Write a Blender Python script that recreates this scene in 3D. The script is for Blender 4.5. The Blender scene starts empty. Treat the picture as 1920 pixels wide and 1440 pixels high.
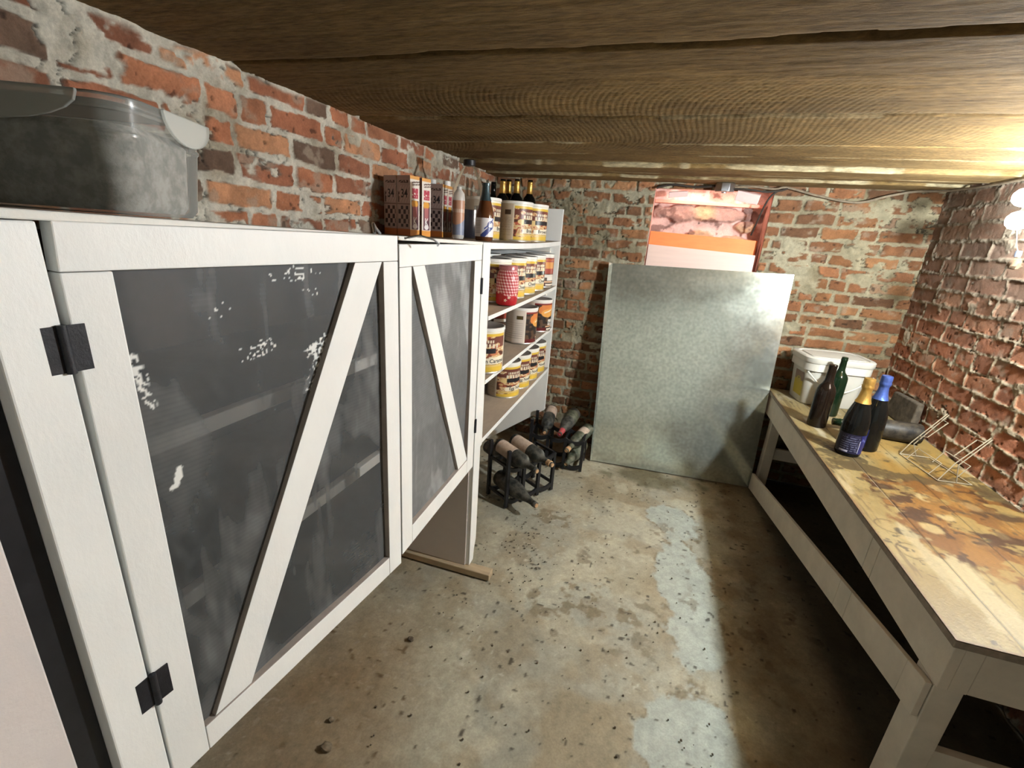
import bpy, math, random
import numpy as np
from math import sin, cos, pi, radians, atan2, sqrt
from mathutils import Vector, Matrix
random.seed(7)
S = bpy.context.scene
COL = S.collection
# ------------------------------------------------------------------ noise
def _h(xi, yi, s):
    xi = xi.astype(np.int64); yi = yi.astype(np.int64)
    h = (xi*374761393 + yi*668265263 + s*1442695041) & 0xffffffff
    h = ((h ^ (h >> 13))*1274126177) & 0xffffffff
    h = ((h ^ (h >> 15))*2246822519) & 0xffffffff
    return ((h ^ (h >> 16)) & 0xffff)/65535.0
def vn(x, y, s=0):
    x = np.asarray(x, float); y = np.asarray(y, float)
    xi = np.floor(x); yi = np.floor(y); fx = x-xi; fy = y-yi
    fx = fx*fx*(3-2*fx); fy = fy*fy*(3-2*fy)
    a = _h(xi, yi, s); b = _h(xi+1, yi, s); c = _h(xi, yi+1, s); d = _h(xi+1, yi+1, s)
    return (a*(1-fx)+b*fx)*(1-fy)+(c*(1-fx)+d*fx)*fy
def fbm(x, y, o=4, s=0):
    t = 0; a = .5; n = 0
    for i in range(o):
        t = t+a*vn(x*2**i, y*2**i, s+17*i); n += a; a *= .55
    return t/n
def ss(a, b, x):
    t = np.clip((x-a)/(b-a), 0, 1); return t*t*(3-2*t)
def mixc(a, b, t):
    return a*(1-t[..., None])+b*t[..., None]
# ------------------------------------------------------------------ materials
def mat(name, color=(.5, .5, .5), rough=.6, metal=0., attr=False, noise=0., nscale=40., bump=0., bscale=60.,
        stretch=(1, 1, 1), spec=.5, emit=None, estr=0., alpha=None, dust=None, coat=0., trans=0., ior=1.45, color2=None):
    m = bpy.data.materials.new(name); m.use_nodes = True
    nt = m.node_tree; N = nt.nodes; L = nt.links
    b = N['Principled BSDF']
    b.inputs['Roughness'].default_value = rough; b.inputs['Metallic'].default_value = metal
    b.inputs['Specular IOR Level'].default_value = spec; b.inputs['Coat Weight'].default_value = coat
    b.inputs['Transmission Weight'].default_value = trans; b.inputs['IOR'].default_value = ior
    b.inputs['Base Color'].default_value = (*color, 1)
    tc = N.new('ShaderNodeTexCoord'); mp = N.new('ShaderNodeMapping'); mp.inputs['Scale'].default_value = stretch
    L.new(tc.outputs['Object'], mp.inputs[0])
    src = None
    if attr:
        a = N.new('ShaderNodeAttribute'); a.attribute_name = 'Col'; src = a.outputs['Color']
    else:
        r = N.new('ShaderNodeRGB'); r.outputs[0].default_value = (*color, 1); src = r.outputs[0]
    if color2 is not None:
        n2 = N.new('ShaderNodeTexNoise'); n2.inputs['Scale'].default_value = nscale; n2.inputs['Detail'].default_value = 8; n2.inputs['Roughness'].default_value = .65
        L.new(mp.outputs[0], n2.inputs['Vector'])
        rp = N.new('ShaderNodeValToRGB'); rp.color_ramp.elements[0].position = .42; rp.color_ramp.elements[1].position = .62
        L.new(n2.outputs['Fac'], rp.inputs[0])
        mx = N.new('ShaderNodeMix'); mx.data_type = 'RGBA'
        L.new(rp.outputs['Color'], mx.inputs['Factor']); L.new(src, mx.inputs[6]); mx.inputs[7].default_value = (*color2, 1); src = mx.outputs[2]
    if noise > 0:
        n = N.new('ShaderNodeTexNoise'); n.inputs['Scale'].default_value = nscale; n.inputs['Detail'].default_value = 6; n.inputs['Roughness'].default_value = .65
        L.new(mp.outputs[0], n.inputs['Vector'])
        mr = N.new('ShaderNodeMapRange'); mr.inputs['From Min'].default_value = .3; mr.inputs['From Max'].default_value = .7
        mr.inputs['To Min'].default_value = 1-noise; mr.inputs['To Max'].default_value = 1+noise
        L.new(n.outputs['Fac'], mr.inputs['Value'])
        mx = N.new('ShaderNodeMix'); mx.data_type = 'RGBA'; mx.blend_type = 'MULTIPLY'; mx.inputs['Factor'].default_value = 1
        L.new(src, mx.inputs[6]); L.new(mr.outputs[0], mx.inputs[7]); src = mx.outputs[2]
    L.new(src, b.inputs['Base Color'])
    if bump > 0:
        n = N.new('ShaderNodeTexNoise'); n.inputs['Scale'].default_value = bscale; n.inputs['Detail'].default_value = 7; n.inputs['Roughness'].default_value = .7
        L.new(mp.outputs[0], n.inputs['Vector'])
        bp = N.new('ShaderNodeBump'); bp.inputs['Strength'].default_value = min(1, bump); bp.inputs['Distance'].default_value = .002*max(1, bump)
        L.new(n.outputs['Fac'], bp.inputs['Height']); L.new(bp.outputs[0], b.inputs['Normal'])
    if emit: b.inputs['Emission Color'].default_value = (*emit, 1); b.inputs['Emission Strength'].default_value = estr
    if alpha is not None: b.inputs['Alpha'].default_value = alpha
    return m
M = {}
M['paint'] = mat('white_paint', (.80, .80, .77), .45, noise=.045, nscale=9, bump=.25, bscale=130, stretch=(1, 1, .5))
M['paint_old'] = mat('white_paint_old', (.72, .70, .64), .55, noise=.07, nscale=8, bump=.3, bscale=110)
M['paint_edge'] = mat('unpainted_door_edge', (.36, .31, .275), .7, noise=.15, nscale=25, bump=.3)
M['pinkwhite'] = mat('pinkish_white_panel', (.66, .60, .57), .6, noise=.04, nscale=6, bump=.25, bscale=90)
M['bench_paint'] = mat('bench_dull_paint', (.58, .52, .42), .6, noise=.10, nscale=14, bump=.35, bscale=80)
M['raw_wood'] = mat('raw_wood', (.42, .32, .20), .75, noise=.2, nscale=22, bump=.4, stretch=(.3, 2, 2))
M['dark_wood'] = mat('dark_wood', (.05, .035, .025), .8, noise=.2)
M['dark_shelf'] = mat('shade_dark_board', (.07, .06, .05), .8, noise=.2)  # boards inside the cabinet coloured dark in place of shade
M['shelf_top'] = mat('worn_shelf_wood', (.40, .325, .25), .65, noise=.16, nscale=12, bump=.25, stretch=(1.2, .5, 1))
M['black'] = mat('black_plastic', (.012, .012, .014), .42, noise=.3, nscale=40)
M['hinge'] = mat('black_tape_hinge', (.012, .012, .016), .5, noise=.5, nscale=60, bump=.4, bscale=200)
M['wire'] = mat('pale_coated_wire', (.28, .235, .16), .5)
M['steel'] = mat('steel', (.55, .56, .58), .35, metal=1)
M['tin'] = mat('tin', (.55, .52, .47), .4, metal=.8)
M['lidwhite'] = mat('white_can_rim', (.80, .78, .72), .4)
M['lidgrey'] = mat('grey_can_lid', (.27, .24, .225), .5)
M['label'] = mat('printed_label', attr=True, rough=.38)
M['ink'] = mat('dark_ink', (.03, .028, .03), .6)
M['inkwhite'] = mat('pale_ink', (.82, .80, .76), .6)
M['wine'] = mat('dark_bottle_glass', (.004, .004, .0035), .12, spec=.28)
M['green'] = mat('green_bottle_glass', (.005, .014, .006), .12, spec=.45)
M['brownglass'] = mat('brown_bottle_glass', (.10, .035, .012), .12, spec=.6)
M['dusty'] = mat('dusty_dark_glass', (.020, .022, .020), .45, color2=(.095, .09, .075), nscale=30, spec=.4)
M['dusty_dark'] = mat('dusty_black_glass', (.012, .010, .008), .5, color2=(.055, .044, .030), nscale=26, spec=.3)
M['dusty_green'] = mat('dusty_green_glass', (.045, .055, .035), .45, color2=(.16, .16, .115), nscale=26, spec=.4)
M['goldfoil'] = mat('gold_foil', (.66, .41, .11), .30, metal=.85, bump=.9, bscale=70)
M['bluefoil'] = mat('blue_foil', (.085, .145, .45), .32, metal=.7, bump=.9, bscale=70)
M['redfoil'] = mat('red_foil', (.42, .06, .07), .4)
M['cork'] = mat('cork', (.48, .30, .16), .9, noise=.3, nscale=120)
M['paperlabel'] = mat('old_paper_label', (.58, .47, .38), .8, color2=(.40, .30, .23), nscale=28, noise=.1)
M['pail'] = mat('white_plastic', (.50, .48, .42), .38, noise=.03, nscale=8)
M['cap'] = mat('white_cap', (.82, .81, .78), .4)
M['orange'] = mat('orange_painted_wood', (.86, .27, .085), .6, noise=.12, nscale=18, stretch=(.3, 1, 1.5), bump=.2)
M['pinkboard'] = mat('pale_pink_board', (.80, .60, .525), .6, noise=.05, nscale=20, stretch=(.2, 1, 3), bump=.3)
M['foam'] = mat('pink_foam', (.86, .60, .56), .7, noise=.04)
M['salmon'] = mat('salmon_lit_lath', (.80, .33, .24), .6, noise=.1, nscale=15)  # pink light of the wall opening tinted into the lath colour
M['cable'] = mat('dusty_cable', (.17, .13, .085), .7, noise=.3)
M['cable2'] = mat('dark_cable', (.03, .022, .016), .7)
M['porcelain'] = mat('porcelain', (.8, .78, .72), .3)
M['bulb'] = mat('glowing_bulb', (1, 1, 1), .3, emit=(.90, .97, 1.0), estr=42)
M['cord'] = mat('string', (.30, .25, .19), .8)
M['bluecap'] = mat('pale_blue_plastic', (.22, .26, .36), .4)
M['tag'] = mat('tan_knot', (.17, .115, .07), .85, noise=.35, nscale=90, bump=.6)
M['dirt'] = mat('dirt', (.085, .062, .04), .95, noise=.4, nscale=90, bump=.8)
M['clod'] = mat('dirt_clod', (.22, .17, .11), .95, noise=.4, nscale=90, bump=.8)
M['filling'] = mat('grey_filling', (.22, .215, .19), .95, color2=(.48, .46, .41), nscale=45, bump=.8, bscale=80)
M['stoneblock'] = mat('mortar_crusted_brick', (.055, .042, .028), .95, color2=(.11, .088, .06), nscale=24, bump=1.5, bscale=50)
M['endgrain'] = mat('bare_grey_endgrain', (.25, .205, .155), .85, noise=.25, nscale=60)
M['brickside'] = mat('rough_opening_edge', (.55, .30, .24), .9, noise=.3, nscale=20, bump=.8)
def seethrough(name, color, rough, fac, noise=0, nscale=20):
    """thin clear or cloudy plastic: transparent mixed with a glossy surface"""
    m = bpy.data.materials.new(name); m.use_nodes = True; nt = m.node_tree; N = nt.nodes; L = nt.links
    b = N['Principled BSDF']; b.inputs['Base Color'].default_value = (*color, 1); b.inputs['Roughness'].default_value = rough
    t = N.new('ShaderNodeBsdfTransparent'); mx = N.new('ShaderNodeMixShader'); mx.inputs[0].default_value = fac
    fr = N.new('ShaderNodeFresnel'); fr.inputs[0].default_value = 1.3
    ad = N.new('ShaderNodeMath'); ad.use_clamp = True; ad.inputs[1].default_value = fac
    L.new(fr.outputs[0], ad.inputs[0]); L.new(ad.outputs[0], mx.inputs[0])
    L.new(t.outputs[0], mx.inputs[1]); L.new(b.outputs[0], mx.inputs[2]); L.new(mx.outputs[0], N['Material Output'].inputs[0])
    return m
M['clear'] = seethrough('cloudy_clear_plastic', (.50, .50, .46), .22, .30)
M['cleartab'] = seethrough('frosted_plastic', (.60, .60, .55), .4, .35)
M['jugglass'] = seethrough('dusty_jug_glass', (.50, .42, .30), .12, .13)
M['whiteplastic'] = seethrough('translucent_plastic', (.70, .68, .63), .35, .7)
# vertex-coloured masonry / timber / concrete
M['masonry'] = mat('masonry', attr=True, rough=.92, noise=.16, nscale=180, bump=.9, bscale=220, spec=.25)
M['timber'] = mat('old_timber', attr=True, rough=.9, noise=.42, nscale=90, stretch=(.35, 1.6, 1), bump=1.0, bscale=90, spec=.25)
M['concrete'] = mat('concrete', attr=True, rough=.72, noise=.14, nscale=160, bump=.35, bscale=140, spec=.3)
M['benchtop'] = mat('stained_bench_top', attr=True, rough=.5, noise=.12, nscale=120, bump=.5, bscale=120, spec=.4)
def screen_mat():
    m = bpy.data.materials.new('wire_screen'); m.use_nodes = True; nt = m.node_tree; N = nt.nodes; L = nt.links
    b = N['Principled BSDF']; b.inputs['Roughness'].default_value = .55
    a = N.new('ShaderNodeAttribute'); a.attribute_name = 'Col'
    L.new(a.outputs['Color'], b.inputs['Base Color'])
    t = N.new('ShaderNodeBsdfTransparent'); mx = N.new('ShaderNodeMixShader')
    L.new(a.outputs['Alpha'], mx.inputs[0]); L.new(t.outputs[0], mx.inputs[1]); L.new(b.outputs[0], mx.inputs[2])
    L.new(mx.outputs[0], N['Material Output'].inputs[0]); return m
M['screen'] = screen_mat()
def sheet_mat():
    m = bpy.data.materials.new('galvanised_sheet'); m.use_nodes = True; nt = m.node_tree; N = nt.nodes; L = nt.links
    b = N['Principled BSDF']; b.inputs['Metallic'].default_value = .78
    tc = N.new('ShaderNodeTexCoord')
    n1 = N.new('ShaderNodeTexNoise'); n1.inputs['Scale'].default_value = 5; n1.inputs['Detail'].default_value = 9; n1.inputs['Roughness'].default_value = .7
    n2 = N.new('ShaderNodeTexNoise'); n2.inputs['Scale'].default_value = 60; n2.inputs['Detail'].default_value = 4
    for n in (n1, n2): L.new(tc.outputs['Object'], n.inputs['Vector'])
    r = N.new('ShaderNodeValToRGB'); r.color_ramp.elements[0].position = .35; r.color_ramp.elements[1].position = .68
    r.color_ramp.elements[0].color = (.54, .58, .51, 1); r.color_ramp.elements[1].color = (.64, .68, .605, 1)
    L.new(n1.outputs['Fac'], r.inputs[0])
    mr = N.new('ShaderNodeMapRange'); mr.inputs['From Min'].default_value = .35; mr.inputs['From Max'].default_value = .65
    mr.inputs['To Min'].default_value = .85; mr.inputs['To Max'].default_value = 1.1
    L.new(n2.outputs['Fac'], mr.inputs['Value'])
    mx = N.new('ShaderNodeMix'); mx.data_type = 'RGBA'; mx.blend_type = 'MULTIPLY'; mx.inputs['Factor'].default_value = 1
    L.new(r.outputs[0], mx.inputs[6]); L.new(mr.outputs[0], mx.inputs[7]); L.new(mx.outputs[2], b.inputs['Base Color'])
    m2 = N.new('ShaderNodeMapRange'); m2.inputs['From Min'].default_value = .3; m2.inputs['From Max'].default_value = .7
    m2.inputs['To Min'].default_value = .12; m2.inputs['To Max'].default_value = .22
    L.new(n1.outputs['Fac'], m2.inputs['Value']); L.new(m2.outputs[0], b.inputs['Roughness'])
    return m
M['sheet'] = sheet_mat()
# ------------------------------------------------------------------ mesh builder
OFF = {}
class MB:
    def __init__(s): s.v = []; s.f = []; s.m = []; s.c = None; s.sm = []
    def add(s, vs, fs, mi=0, smooth=False):
        o = len(s.v); s.v += [Vector(p) for p in vs]
        for f in fs: s.f.append([i+o for i in f]); s.m.append(mi); s.sm.append(smooth)
        return s
    def box(s, x0, x1, y0, y1, z0, z1, mi=0):
        return s.hexa([(x0, y0, z0), (x1, y0, z0), (x1, y1, z0), (x0, y1, z0), (x0, y0, z1), (x1, y0, z1), (x1, y1, z1), (x0, y1, z1)], mi)
    def hexa(s, p, mi=0):
        return s.add(p, [(3, 2, 1, 0), (4, 5, 6, 7), (0, 1, 5, 4), (1, 2, 6, 5), (2, 3, 7, 6), (3, 0, 4, 7)], mi)
    def prism(s, pts, ext, mi=0):
        """polygon (list of 3D pts) extruded by vector"""
        e = Vector(ext); n = len(pts); a = [Vector(p) for p in pts]
        fs = [list(range(n))[::-1], [i+n for i in range(n)]]+[(i, (i+1) % n, (i+1) % n+n, i+n) for i in range(n)]
        return s.add(a+[p+e for p in a], fs, mi)
    def lathe(s, prof, seg=32, mi=0, M4=None, cap=True, rot0=0.):
        vs = []; fs = []
        for r, z in prof:
            for k in range(seg):
                a = 2*pi*k/seg+rot0; vs.append(Vector((r*cos(a), r*sin(a), z)))
        n = len(prof)
        for i in range(n-1):
            for k in range(seg):
                k2 = (k+1) % seg; fs.append((i*seg+k, i*seg+k2, (i+1)*seg+k2, (i+1)*seg+k))
        if cap:
            fs.append(list(range(seg))[::-1]); fs.append([(n-1)*seg+k for k in range(seg)])
        if M4 is not None: vs = [M4 @ p for p in vs]
        return s.add(vs, fs, mi, True)
    def tube(s, path, r=.002, seg=8, mi=0, closed=False):
        P = [Vector(p) for p in path]; n = len(P); vs = []; fs = []
        up = None
        for i, p in enumerate(P):
            a = P[(i-1) % n] if (closed or i > 0) else p
            b = P[(i+1) % n] if (closed or i < n-1) else p
            t = (b-a); t = t.normalized() if t.length > 1e-9 else Vector((0, 0, 1))
            if up is None:
                up = Vector((0, 0, 1)) if abs(t.z) < .9 else Vector((1, 0, 0))
            x = t.cross(up)
            if x.length < 1e-4: x = t.cross(Vector((1, .3, .2)))
            x.normalize(); y = x.cross(t).normalized(); up = y
            for k in range(seg):
                an = 2*pi*k/seg; vs.append(p+x*(r*cos(an))+y*(r*sin(an)))
        for i in range(n if closed else n-1):
            j = (i+1) % n
            for k in range(seg):
                k2 = (k+1) % seg; fs.append((i*seg+k, i*seg+k2, j*seg+k2, j*seg+k))
        if not closed: fs.append(list(range(seg))[::-1]); fs.append([(n-1)*seg+k for k in range(seg)])
        return s.add(vs, fs, mi, True)
    def xf(s, M4):
        s.v = [M4 @ p for p in s.v]; return s
    def build(s, name, mats, parent=None, bevel=0., seg=2, world=True, sub=0):
        me = bpy.data.meshes.new(name)
        o = OFF.get(parent.name, Vector((0, 0, 0))) if (parent and world) else Vector((0, 0, 0))
        me.from_pydata([tuple(p-o) for p in s.v], [], s.f)
        if not isinstance(mats, (list, tuple)): mats = [mats]
        for m in mats: me.materials.append(m)
        me.polygons.foreach_set('material_index', s.m); me.polygons.foreach_set('use_smooth', s.sm)
        me.update()
        ob = bpy.data.objects.new(name, me); COL.objects.link(ob)
        if parent: ob.parent = parent; OFF[ob.name] = o if world else Vector((0, 0, 0))
        if any(s.sm) and not all(s.sm) or any(s.sm):
            try: me.set_sharp_from_angle(angle=radians(42))
            except Exception: pass
        if bevel > 0:
            b = ob.modifiers.new('bevel', 'BEVEL'); b.width = bevel; b.segments = seg; b.limit_method = 'ANGLE'; b.angle_limit = radians(40); b.harden_normals = False
        if sub: m = ob.modifiers.new('sub', 'SUBSURF'); m.levels = sub; m.render_levels = sub
        return ob
def grid_obj(name, P, C, m, parent=None, keep=None, flip=False, wrap=False, local=True):
    """numpy grid (nv,nu,3) with a colour (nv,nu,4) as one smooth mesh"""
    nv, nu = P.shape[:2]
    idx = np.arange(nv*nu).reshape(nv, nu)
    q = np.stack([idx[:-1, :-1], idx[:-1, 1:], idx[1:, 1:], idx[1:, :-1]], -1)
    if keep is not None: q = q[keep[:-1, :-1] & keep[:-1, 1:] & keep[1:, 1:] & keep[1:, :-1]]
    q = q.reshape(-1, 4)
    if flip: q = q[:, ::-1]
    o = OFF.get(parent.name, Vector((0, 0, 0))) if (parent and local) else Vector((0, 0, 0))
    me = bpy.data.meshes.new(name)
    me.vertices.add(nv*nu); me.vertices.foreach_set('co', (P.reshape(-1, 3)-np.array(o)).astype(np.float32).ravel())
    me.loops.add(q.size); me.loops.foreach_set('vertex_index', q.astype(np.int32).ravel())
    me.polygons.add(len(q)); me.polygons.foreach_set('loop_start', np.arange(0, q.size, 4, dtype=np.int32))
    me.polygons.foreach_set('use_smooth', np.ones(len(q), bool))
    me.update(calc_edges=True); me.validate()
    a = me.attributes.new('Col', 'FLOAT_COLOR', 'POINT')
    C4 = np.ones((nv, nu, 4), np.float32); C4[..., :C.shape[-1]] = C
    a.data.foreach_set('color', C4.ravel())
    me.materials.append(m)
    ob = bpy.data.objects.new(name, me); COL.objects.link(ob)
    if parent: ob.parent = parent; OFF[ob.name] = o
    return ob
def thing(name, label, cat, loc=(0, 0, 0), group=None, rz=0.):
    e = bpy.data.objects.new(name, None); COL.objects.link(e); e.empty_display_size = .05
    e.location = loc; e.rotation_euler = (0, 0, rz); e['label'] = label; e['category'] = cat
    if group: e['group'] = group
    OFF[e.name] = Vector(loc); return e
def tag(o, label, cat, group=None, kind=None):
    o['label'] = label; o['category'] = cat
    if group: o['group'] = group
    if kind: o['kind'] = kind
    return o
def struct(o): o['kind'] = 'structure'; return o
def dup(root, loc, rz=0., label=None, group=None, scale=None):
    r = root.copy(); COL.objects.link(r); r.location = loc; r.rotation_euler = (0, 0, rz)
    if scale: r.scale = scale
    if label: r['label'] = label
    if group: r['group'] = group
    for ch in root.children:
        c = ch.copy(); COL.objects.link(c); c.parent = r
        for g in ch.children:
            d = g.copy(); COL.objects.link(d); d.parent = c
    return r
def text_mesh(txt, size, wrap_r=None, italic=0., bold=0.):
    """lettering as flat mesh data: list of verts (x right, y up), faces; centred"""
    cu = bpy.data.curves.new('t', 'FONT'); cu.body = txt; cu.size = size; cu.align_x = 'CENTER'; cu.align_y = 'CENTER'
    cu.shear = italic; cu.offset = bold; cu.resolution_u = 2
    ob = bpy.data.objects.new('t', cu); COL.objects.link(ob)
    dg = bpy.context.evaluated_depsgraph_get(); me = ob.evaluated_get(dg).to_mesh()
    vs = [v.co.copy() for v in me.vertices]; fs = [list(p.vertices) for p in me.polygons]
    ob.evaluated_get(dg).to_mesh_clear(); bpy.data.objects.remove(ob); bpy.data.curves.remove(cu)
    return vs, fs
# ------------------------------------------------------------------ camera
cam = bpy.data.cameras.new('camera'); co = bpy.data.objects.new('camera', cam); COL.objects.link(co)
F = 848.46; pt, rl, yw = 0.31686738, -0.07007827, -0.28659438
fw = Vector((sin(yw)*cos(pt), cos(yw)*cos(pt), -sin(pt))); rt = Vector((cos(yw), -sin(yw), 0)); dn = fw.cross(rt)
r2 = rt*cos(rl)+dn*sin(rl); d2 = -rt*sin(rl)+dn*cos(rl)
CZ = 1.312
mm = Matrix((r2, -d2, -fw)).transposed().to_4x4(); mm.translation = (0, 0, CZ); co.matrix_world = mm
cam.sensor_width = 36; cam.sensor_fit = 'HORIZONTAL'; cam.lens = F/1920*36; cam.clip_start = .01
S.camera = co
# ------------------------------------------------------------------ room
XL, XR, YB, ZC = -1.03, 1.245, 2.83, 1.648
YF = -.75                                   # wall behind the viewer
def brick_wall(name, org, U, V, Nn, ul, vl, res, seed, H=.067, mort=.012, lens=(.17, .215), head=.15, smear=.0, lump=.006,
               pal=None, mcol=(.5, .47, .4), hole=None, dirt=None, topband=0., rec=.006, flip=False, warp=.006, us=None, vs=None, rel=1.):
    nu = int(ul/res)+1; nv = int(vl/res)+1
    u, v = np.meshgrid(np.linspace(0, ul, nu) if us is None else us, np.linspace(0, vl, nv) if vs is None else vs)
    uw = u+warp*2*(fbm(u*7, v*7, 3, seed)-.5)*2; vw = v+warp*(fbm(u*5, v*8, 4, seed+5)-.5)*2.6
    row = np.floor(vw/H).astype(int); fv = vw-row*H
    rng = np.random.RandomState(seed); d = np.zeros_like(u); bid = np.zeros_like(u)
    for r in range(row.min(), row.max()+1):
        k = row == r
        if not k.any(): continue
        L = []
        t = -rng.uniform(.02, .25)
        e = [t]
        while t < ul+.3:
            t += rng.uniform(*lens)*(.5 if rng.rand() < head else 1); e.append(t)
        e = np.array(e); i = np.clip(np.searchsorted(e, uw[k])-1, 0, len(e)-2)
        d[k] = np.minimum(uw[k]-e[i], e[i+1]-uw[k]); bid[k] = i+r*57
    dv = np.minimum(fv, H-fv)
    dd = np.minimum(d, dv); cr = np.clip(.012-np.maximum(d, dv)*0, 0, 1)
    rr = .014; q = (d < rr) & (dv < rr)
    dd = np.where(q, rr-np.sqrt((rr-d)**2+(rr-dv)**2), dd)
    w = mort/2*(1+1.1*(fbm(u*22, v*22, 3, seed+9)-.5)*2)
    s = ss(0, .0032, dd-w-.006*(fbm(u*60, v*60, 3, seed+3)-.5))
    sm = fbm(u*10, v*14, 5, seed+21)
    if smear > 0:
        s = s*(1-ss(.70-smear, .76-smear, sm))
    if topband > 0: s = s*ss(topband*.45, topband, (vl-v)+.03*(fbm(u*9, v*9, 3, seed+2)-.5))
    h1 = _h(bid, bid*0+3, seed); h2 = _h(bid, bid*0+9, seed)
    fine = fbm(u*70, v*70, 4, seed+31); lum = fbm(u*26, v*26, 5, seed+41)
    ht = s*rel*((h1-.5)*.006+(fine-.5)*.004-.004*ss(.6, .8, fbm(u*30, v*30, 4, seed+77)))+(1-s)*(-rec+(lum-.45)*lump*3.2+(fine-.5)*.003)
    pal = np.array(pal); n = len(pal)
    ci = np.minimum((h2*n).astype(int), n-1); bc = pal[ci]*(.8+.4*h1)[..., None]
    mot = fbm(u*24, v*24, 5, seed+51)
    bc = bc*(.55+.9*mot)[..., None]
    bc = mixc(bc, np.array((.40, .33, .25))[None, None]*np.ones_like(bc)*.8, .55*ss(.58, .72, fbm(u*16, v*20, 5, seed+61)))
    mc = np.array(mcol)*(.72+.55*lum)[..., None]*(.8+.4*fine)[..., None]
    mc = mixc(mc, mc*np.array((.55, .5, .42)), ss(.5, .7, fbm(u*6, v*6, 4, seed+71))*.7)
    c = mixc(mc, bc, s)
    ck = ss(.016, .004, np.abs(fbm(u*13+.4*fine, v*15, 4, seed+81)-.5))*ss(.42, .6, fbm(u*5, v*5, 3, seed+83))*(1-s)
    gp_ = ss(0, .4, s)*ss(1, .5, s)*ss(.52, .64, fbm(u*11, v*11, 4, seed+85))  # brick-edge gaps, their shadow darkened into the colour as well as cut in
    ht = ht-.007*ck-.006*gp_; c = c*(1-.75*np.maximum(ck, gp_))[..., None]
    pit = ss(.77, .82, fbm(u*48, v*48, 2, seed+87))*s; ht = ht-.002*pit; c = c*(1-.6*pit)[..., None]
    if dirt is not None:  # callback also carries shade and lamp offset painted in as colour
        c = dirt(u, v, c)
    org = np.array(org); U = np.array(U); V = np.array(V); Nn = np.array(Nn)
    P = org+u[..., None]*U+v[..., None]*V+ht[..., None]*Nn
    keep = None
    if hole: keep = ~((u > hole[0]) & (u < hole[1]) & (v > hole[2]) & (v < hole[3]))
    return struct(grid_obj(name, P, c, M['masonry'], keep=keep, flip=flip))
palL = [(.34, .138, .072), (.38, .165, .088), (.28, .112, .062), (.42, .21, .11), (.25, .105, .06), (.36, .15, .078), (.33, .13, .07), (.15, .095, .065)]
palB = [(.235, .11, .052), (.27, .13, .06), (.19, .09, .044), (.30, .155, .075), (.215, .10, .05), (.145, .075, .04), (.265, .12, .058)]
palR = [(.35, .145, .078), (.31, .125, .068), (.38, .165, .088), (.27, .112, .062), (.33, .135, .074), (.40, .19, .105)]
brick_wall('wall_left', (XL, YF, 0), (0, 1, 0), (0, 0, 1), (1, 0, 0), YB-YF+.02, ZC+.015, .005, 11, mort=.013, pal=palL, mcol=(.50, .475, .395),
           smear=.085, lump=.008, topband=.026, H=.0665, rec=.004, warp=.009,
           us=np.concatenate([np.arange(0, .95, .02), np.arange(.95, YB-YF+.022, .0034)]), vs=np.concatenate([np.arange(0, 1.2, .012), np.arange(1.2, ZC+.016, .0034)]))
def toneB(u, v, c):
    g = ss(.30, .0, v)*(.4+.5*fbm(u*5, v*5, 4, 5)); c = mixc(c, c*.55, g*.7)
    lamp_dim = ss(1.35, 2.0, u+.3*(fbm(u*4, v*4, 4, 6)-.5)); c = mixc(c, c*np.array((.66, .62, .56)), lamp_dim)  # right part coloured darker to offset the strong lamp light there
    return c
HX0, HX1, HZ0, HZ1 = -.082, .512, 1.10, 1.612
brick_wall('wall_back', (XL, YB, 0), (1, 0, 0), (0, 0, 1), (0, -1, 0), XR-XL+.02, ZC+.015, .0042, 23, mort=.013, pal=palB, mcol=(.335, .305, .215),
           smear=.10, lump=.006, hole=(HX0-XL, HX1-XL, HZ0, HZ1), dirt=toneB, topband=.02, H=.0635, lens=(.15, .20), head=.35, warp=.007)
def soot_shadeR(u, v, c):
    # sooty grey-brown upper corner, shade from the lamp socket painted in with it
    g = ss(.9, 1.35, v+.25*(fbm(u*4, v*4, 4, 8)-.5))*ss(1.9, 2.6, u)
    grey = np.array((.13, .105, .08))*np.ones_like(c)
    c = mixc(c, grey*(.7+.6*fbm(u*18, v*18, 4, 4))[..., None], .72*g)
    return mixc(c, c*.3, ss(.58, .50, v))   # shade under the bench painted into the wall colour
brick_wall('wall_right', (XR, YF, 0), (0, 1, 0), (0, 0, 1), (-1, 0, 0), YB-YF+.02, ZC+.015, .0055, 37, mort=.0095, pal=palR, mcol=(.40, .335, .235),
           smear=.05, lump=.006, dirt=soot_shadeR, H=.071, lens=(.19, .235), head=.2, flip=True, warp=.007, rec=-.0015, rel=.35,
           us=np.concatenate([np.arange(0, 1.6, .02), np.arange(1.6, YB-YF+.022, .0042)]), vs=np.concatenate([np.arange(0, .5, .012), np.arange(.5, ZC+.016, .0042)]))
brick_wall('wall_front', (XL, YF, 0), (1, 0, 0), (0, 0, 1), (0, 1, 0), XR-XL, ZC, .012, 41, mort=.008, pal=[(.66, .67, .60), (.62, .63, .57), (.70, .70, .64)], mcol=(.60, .60, .53), smear=.05, flip=True)
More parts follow.
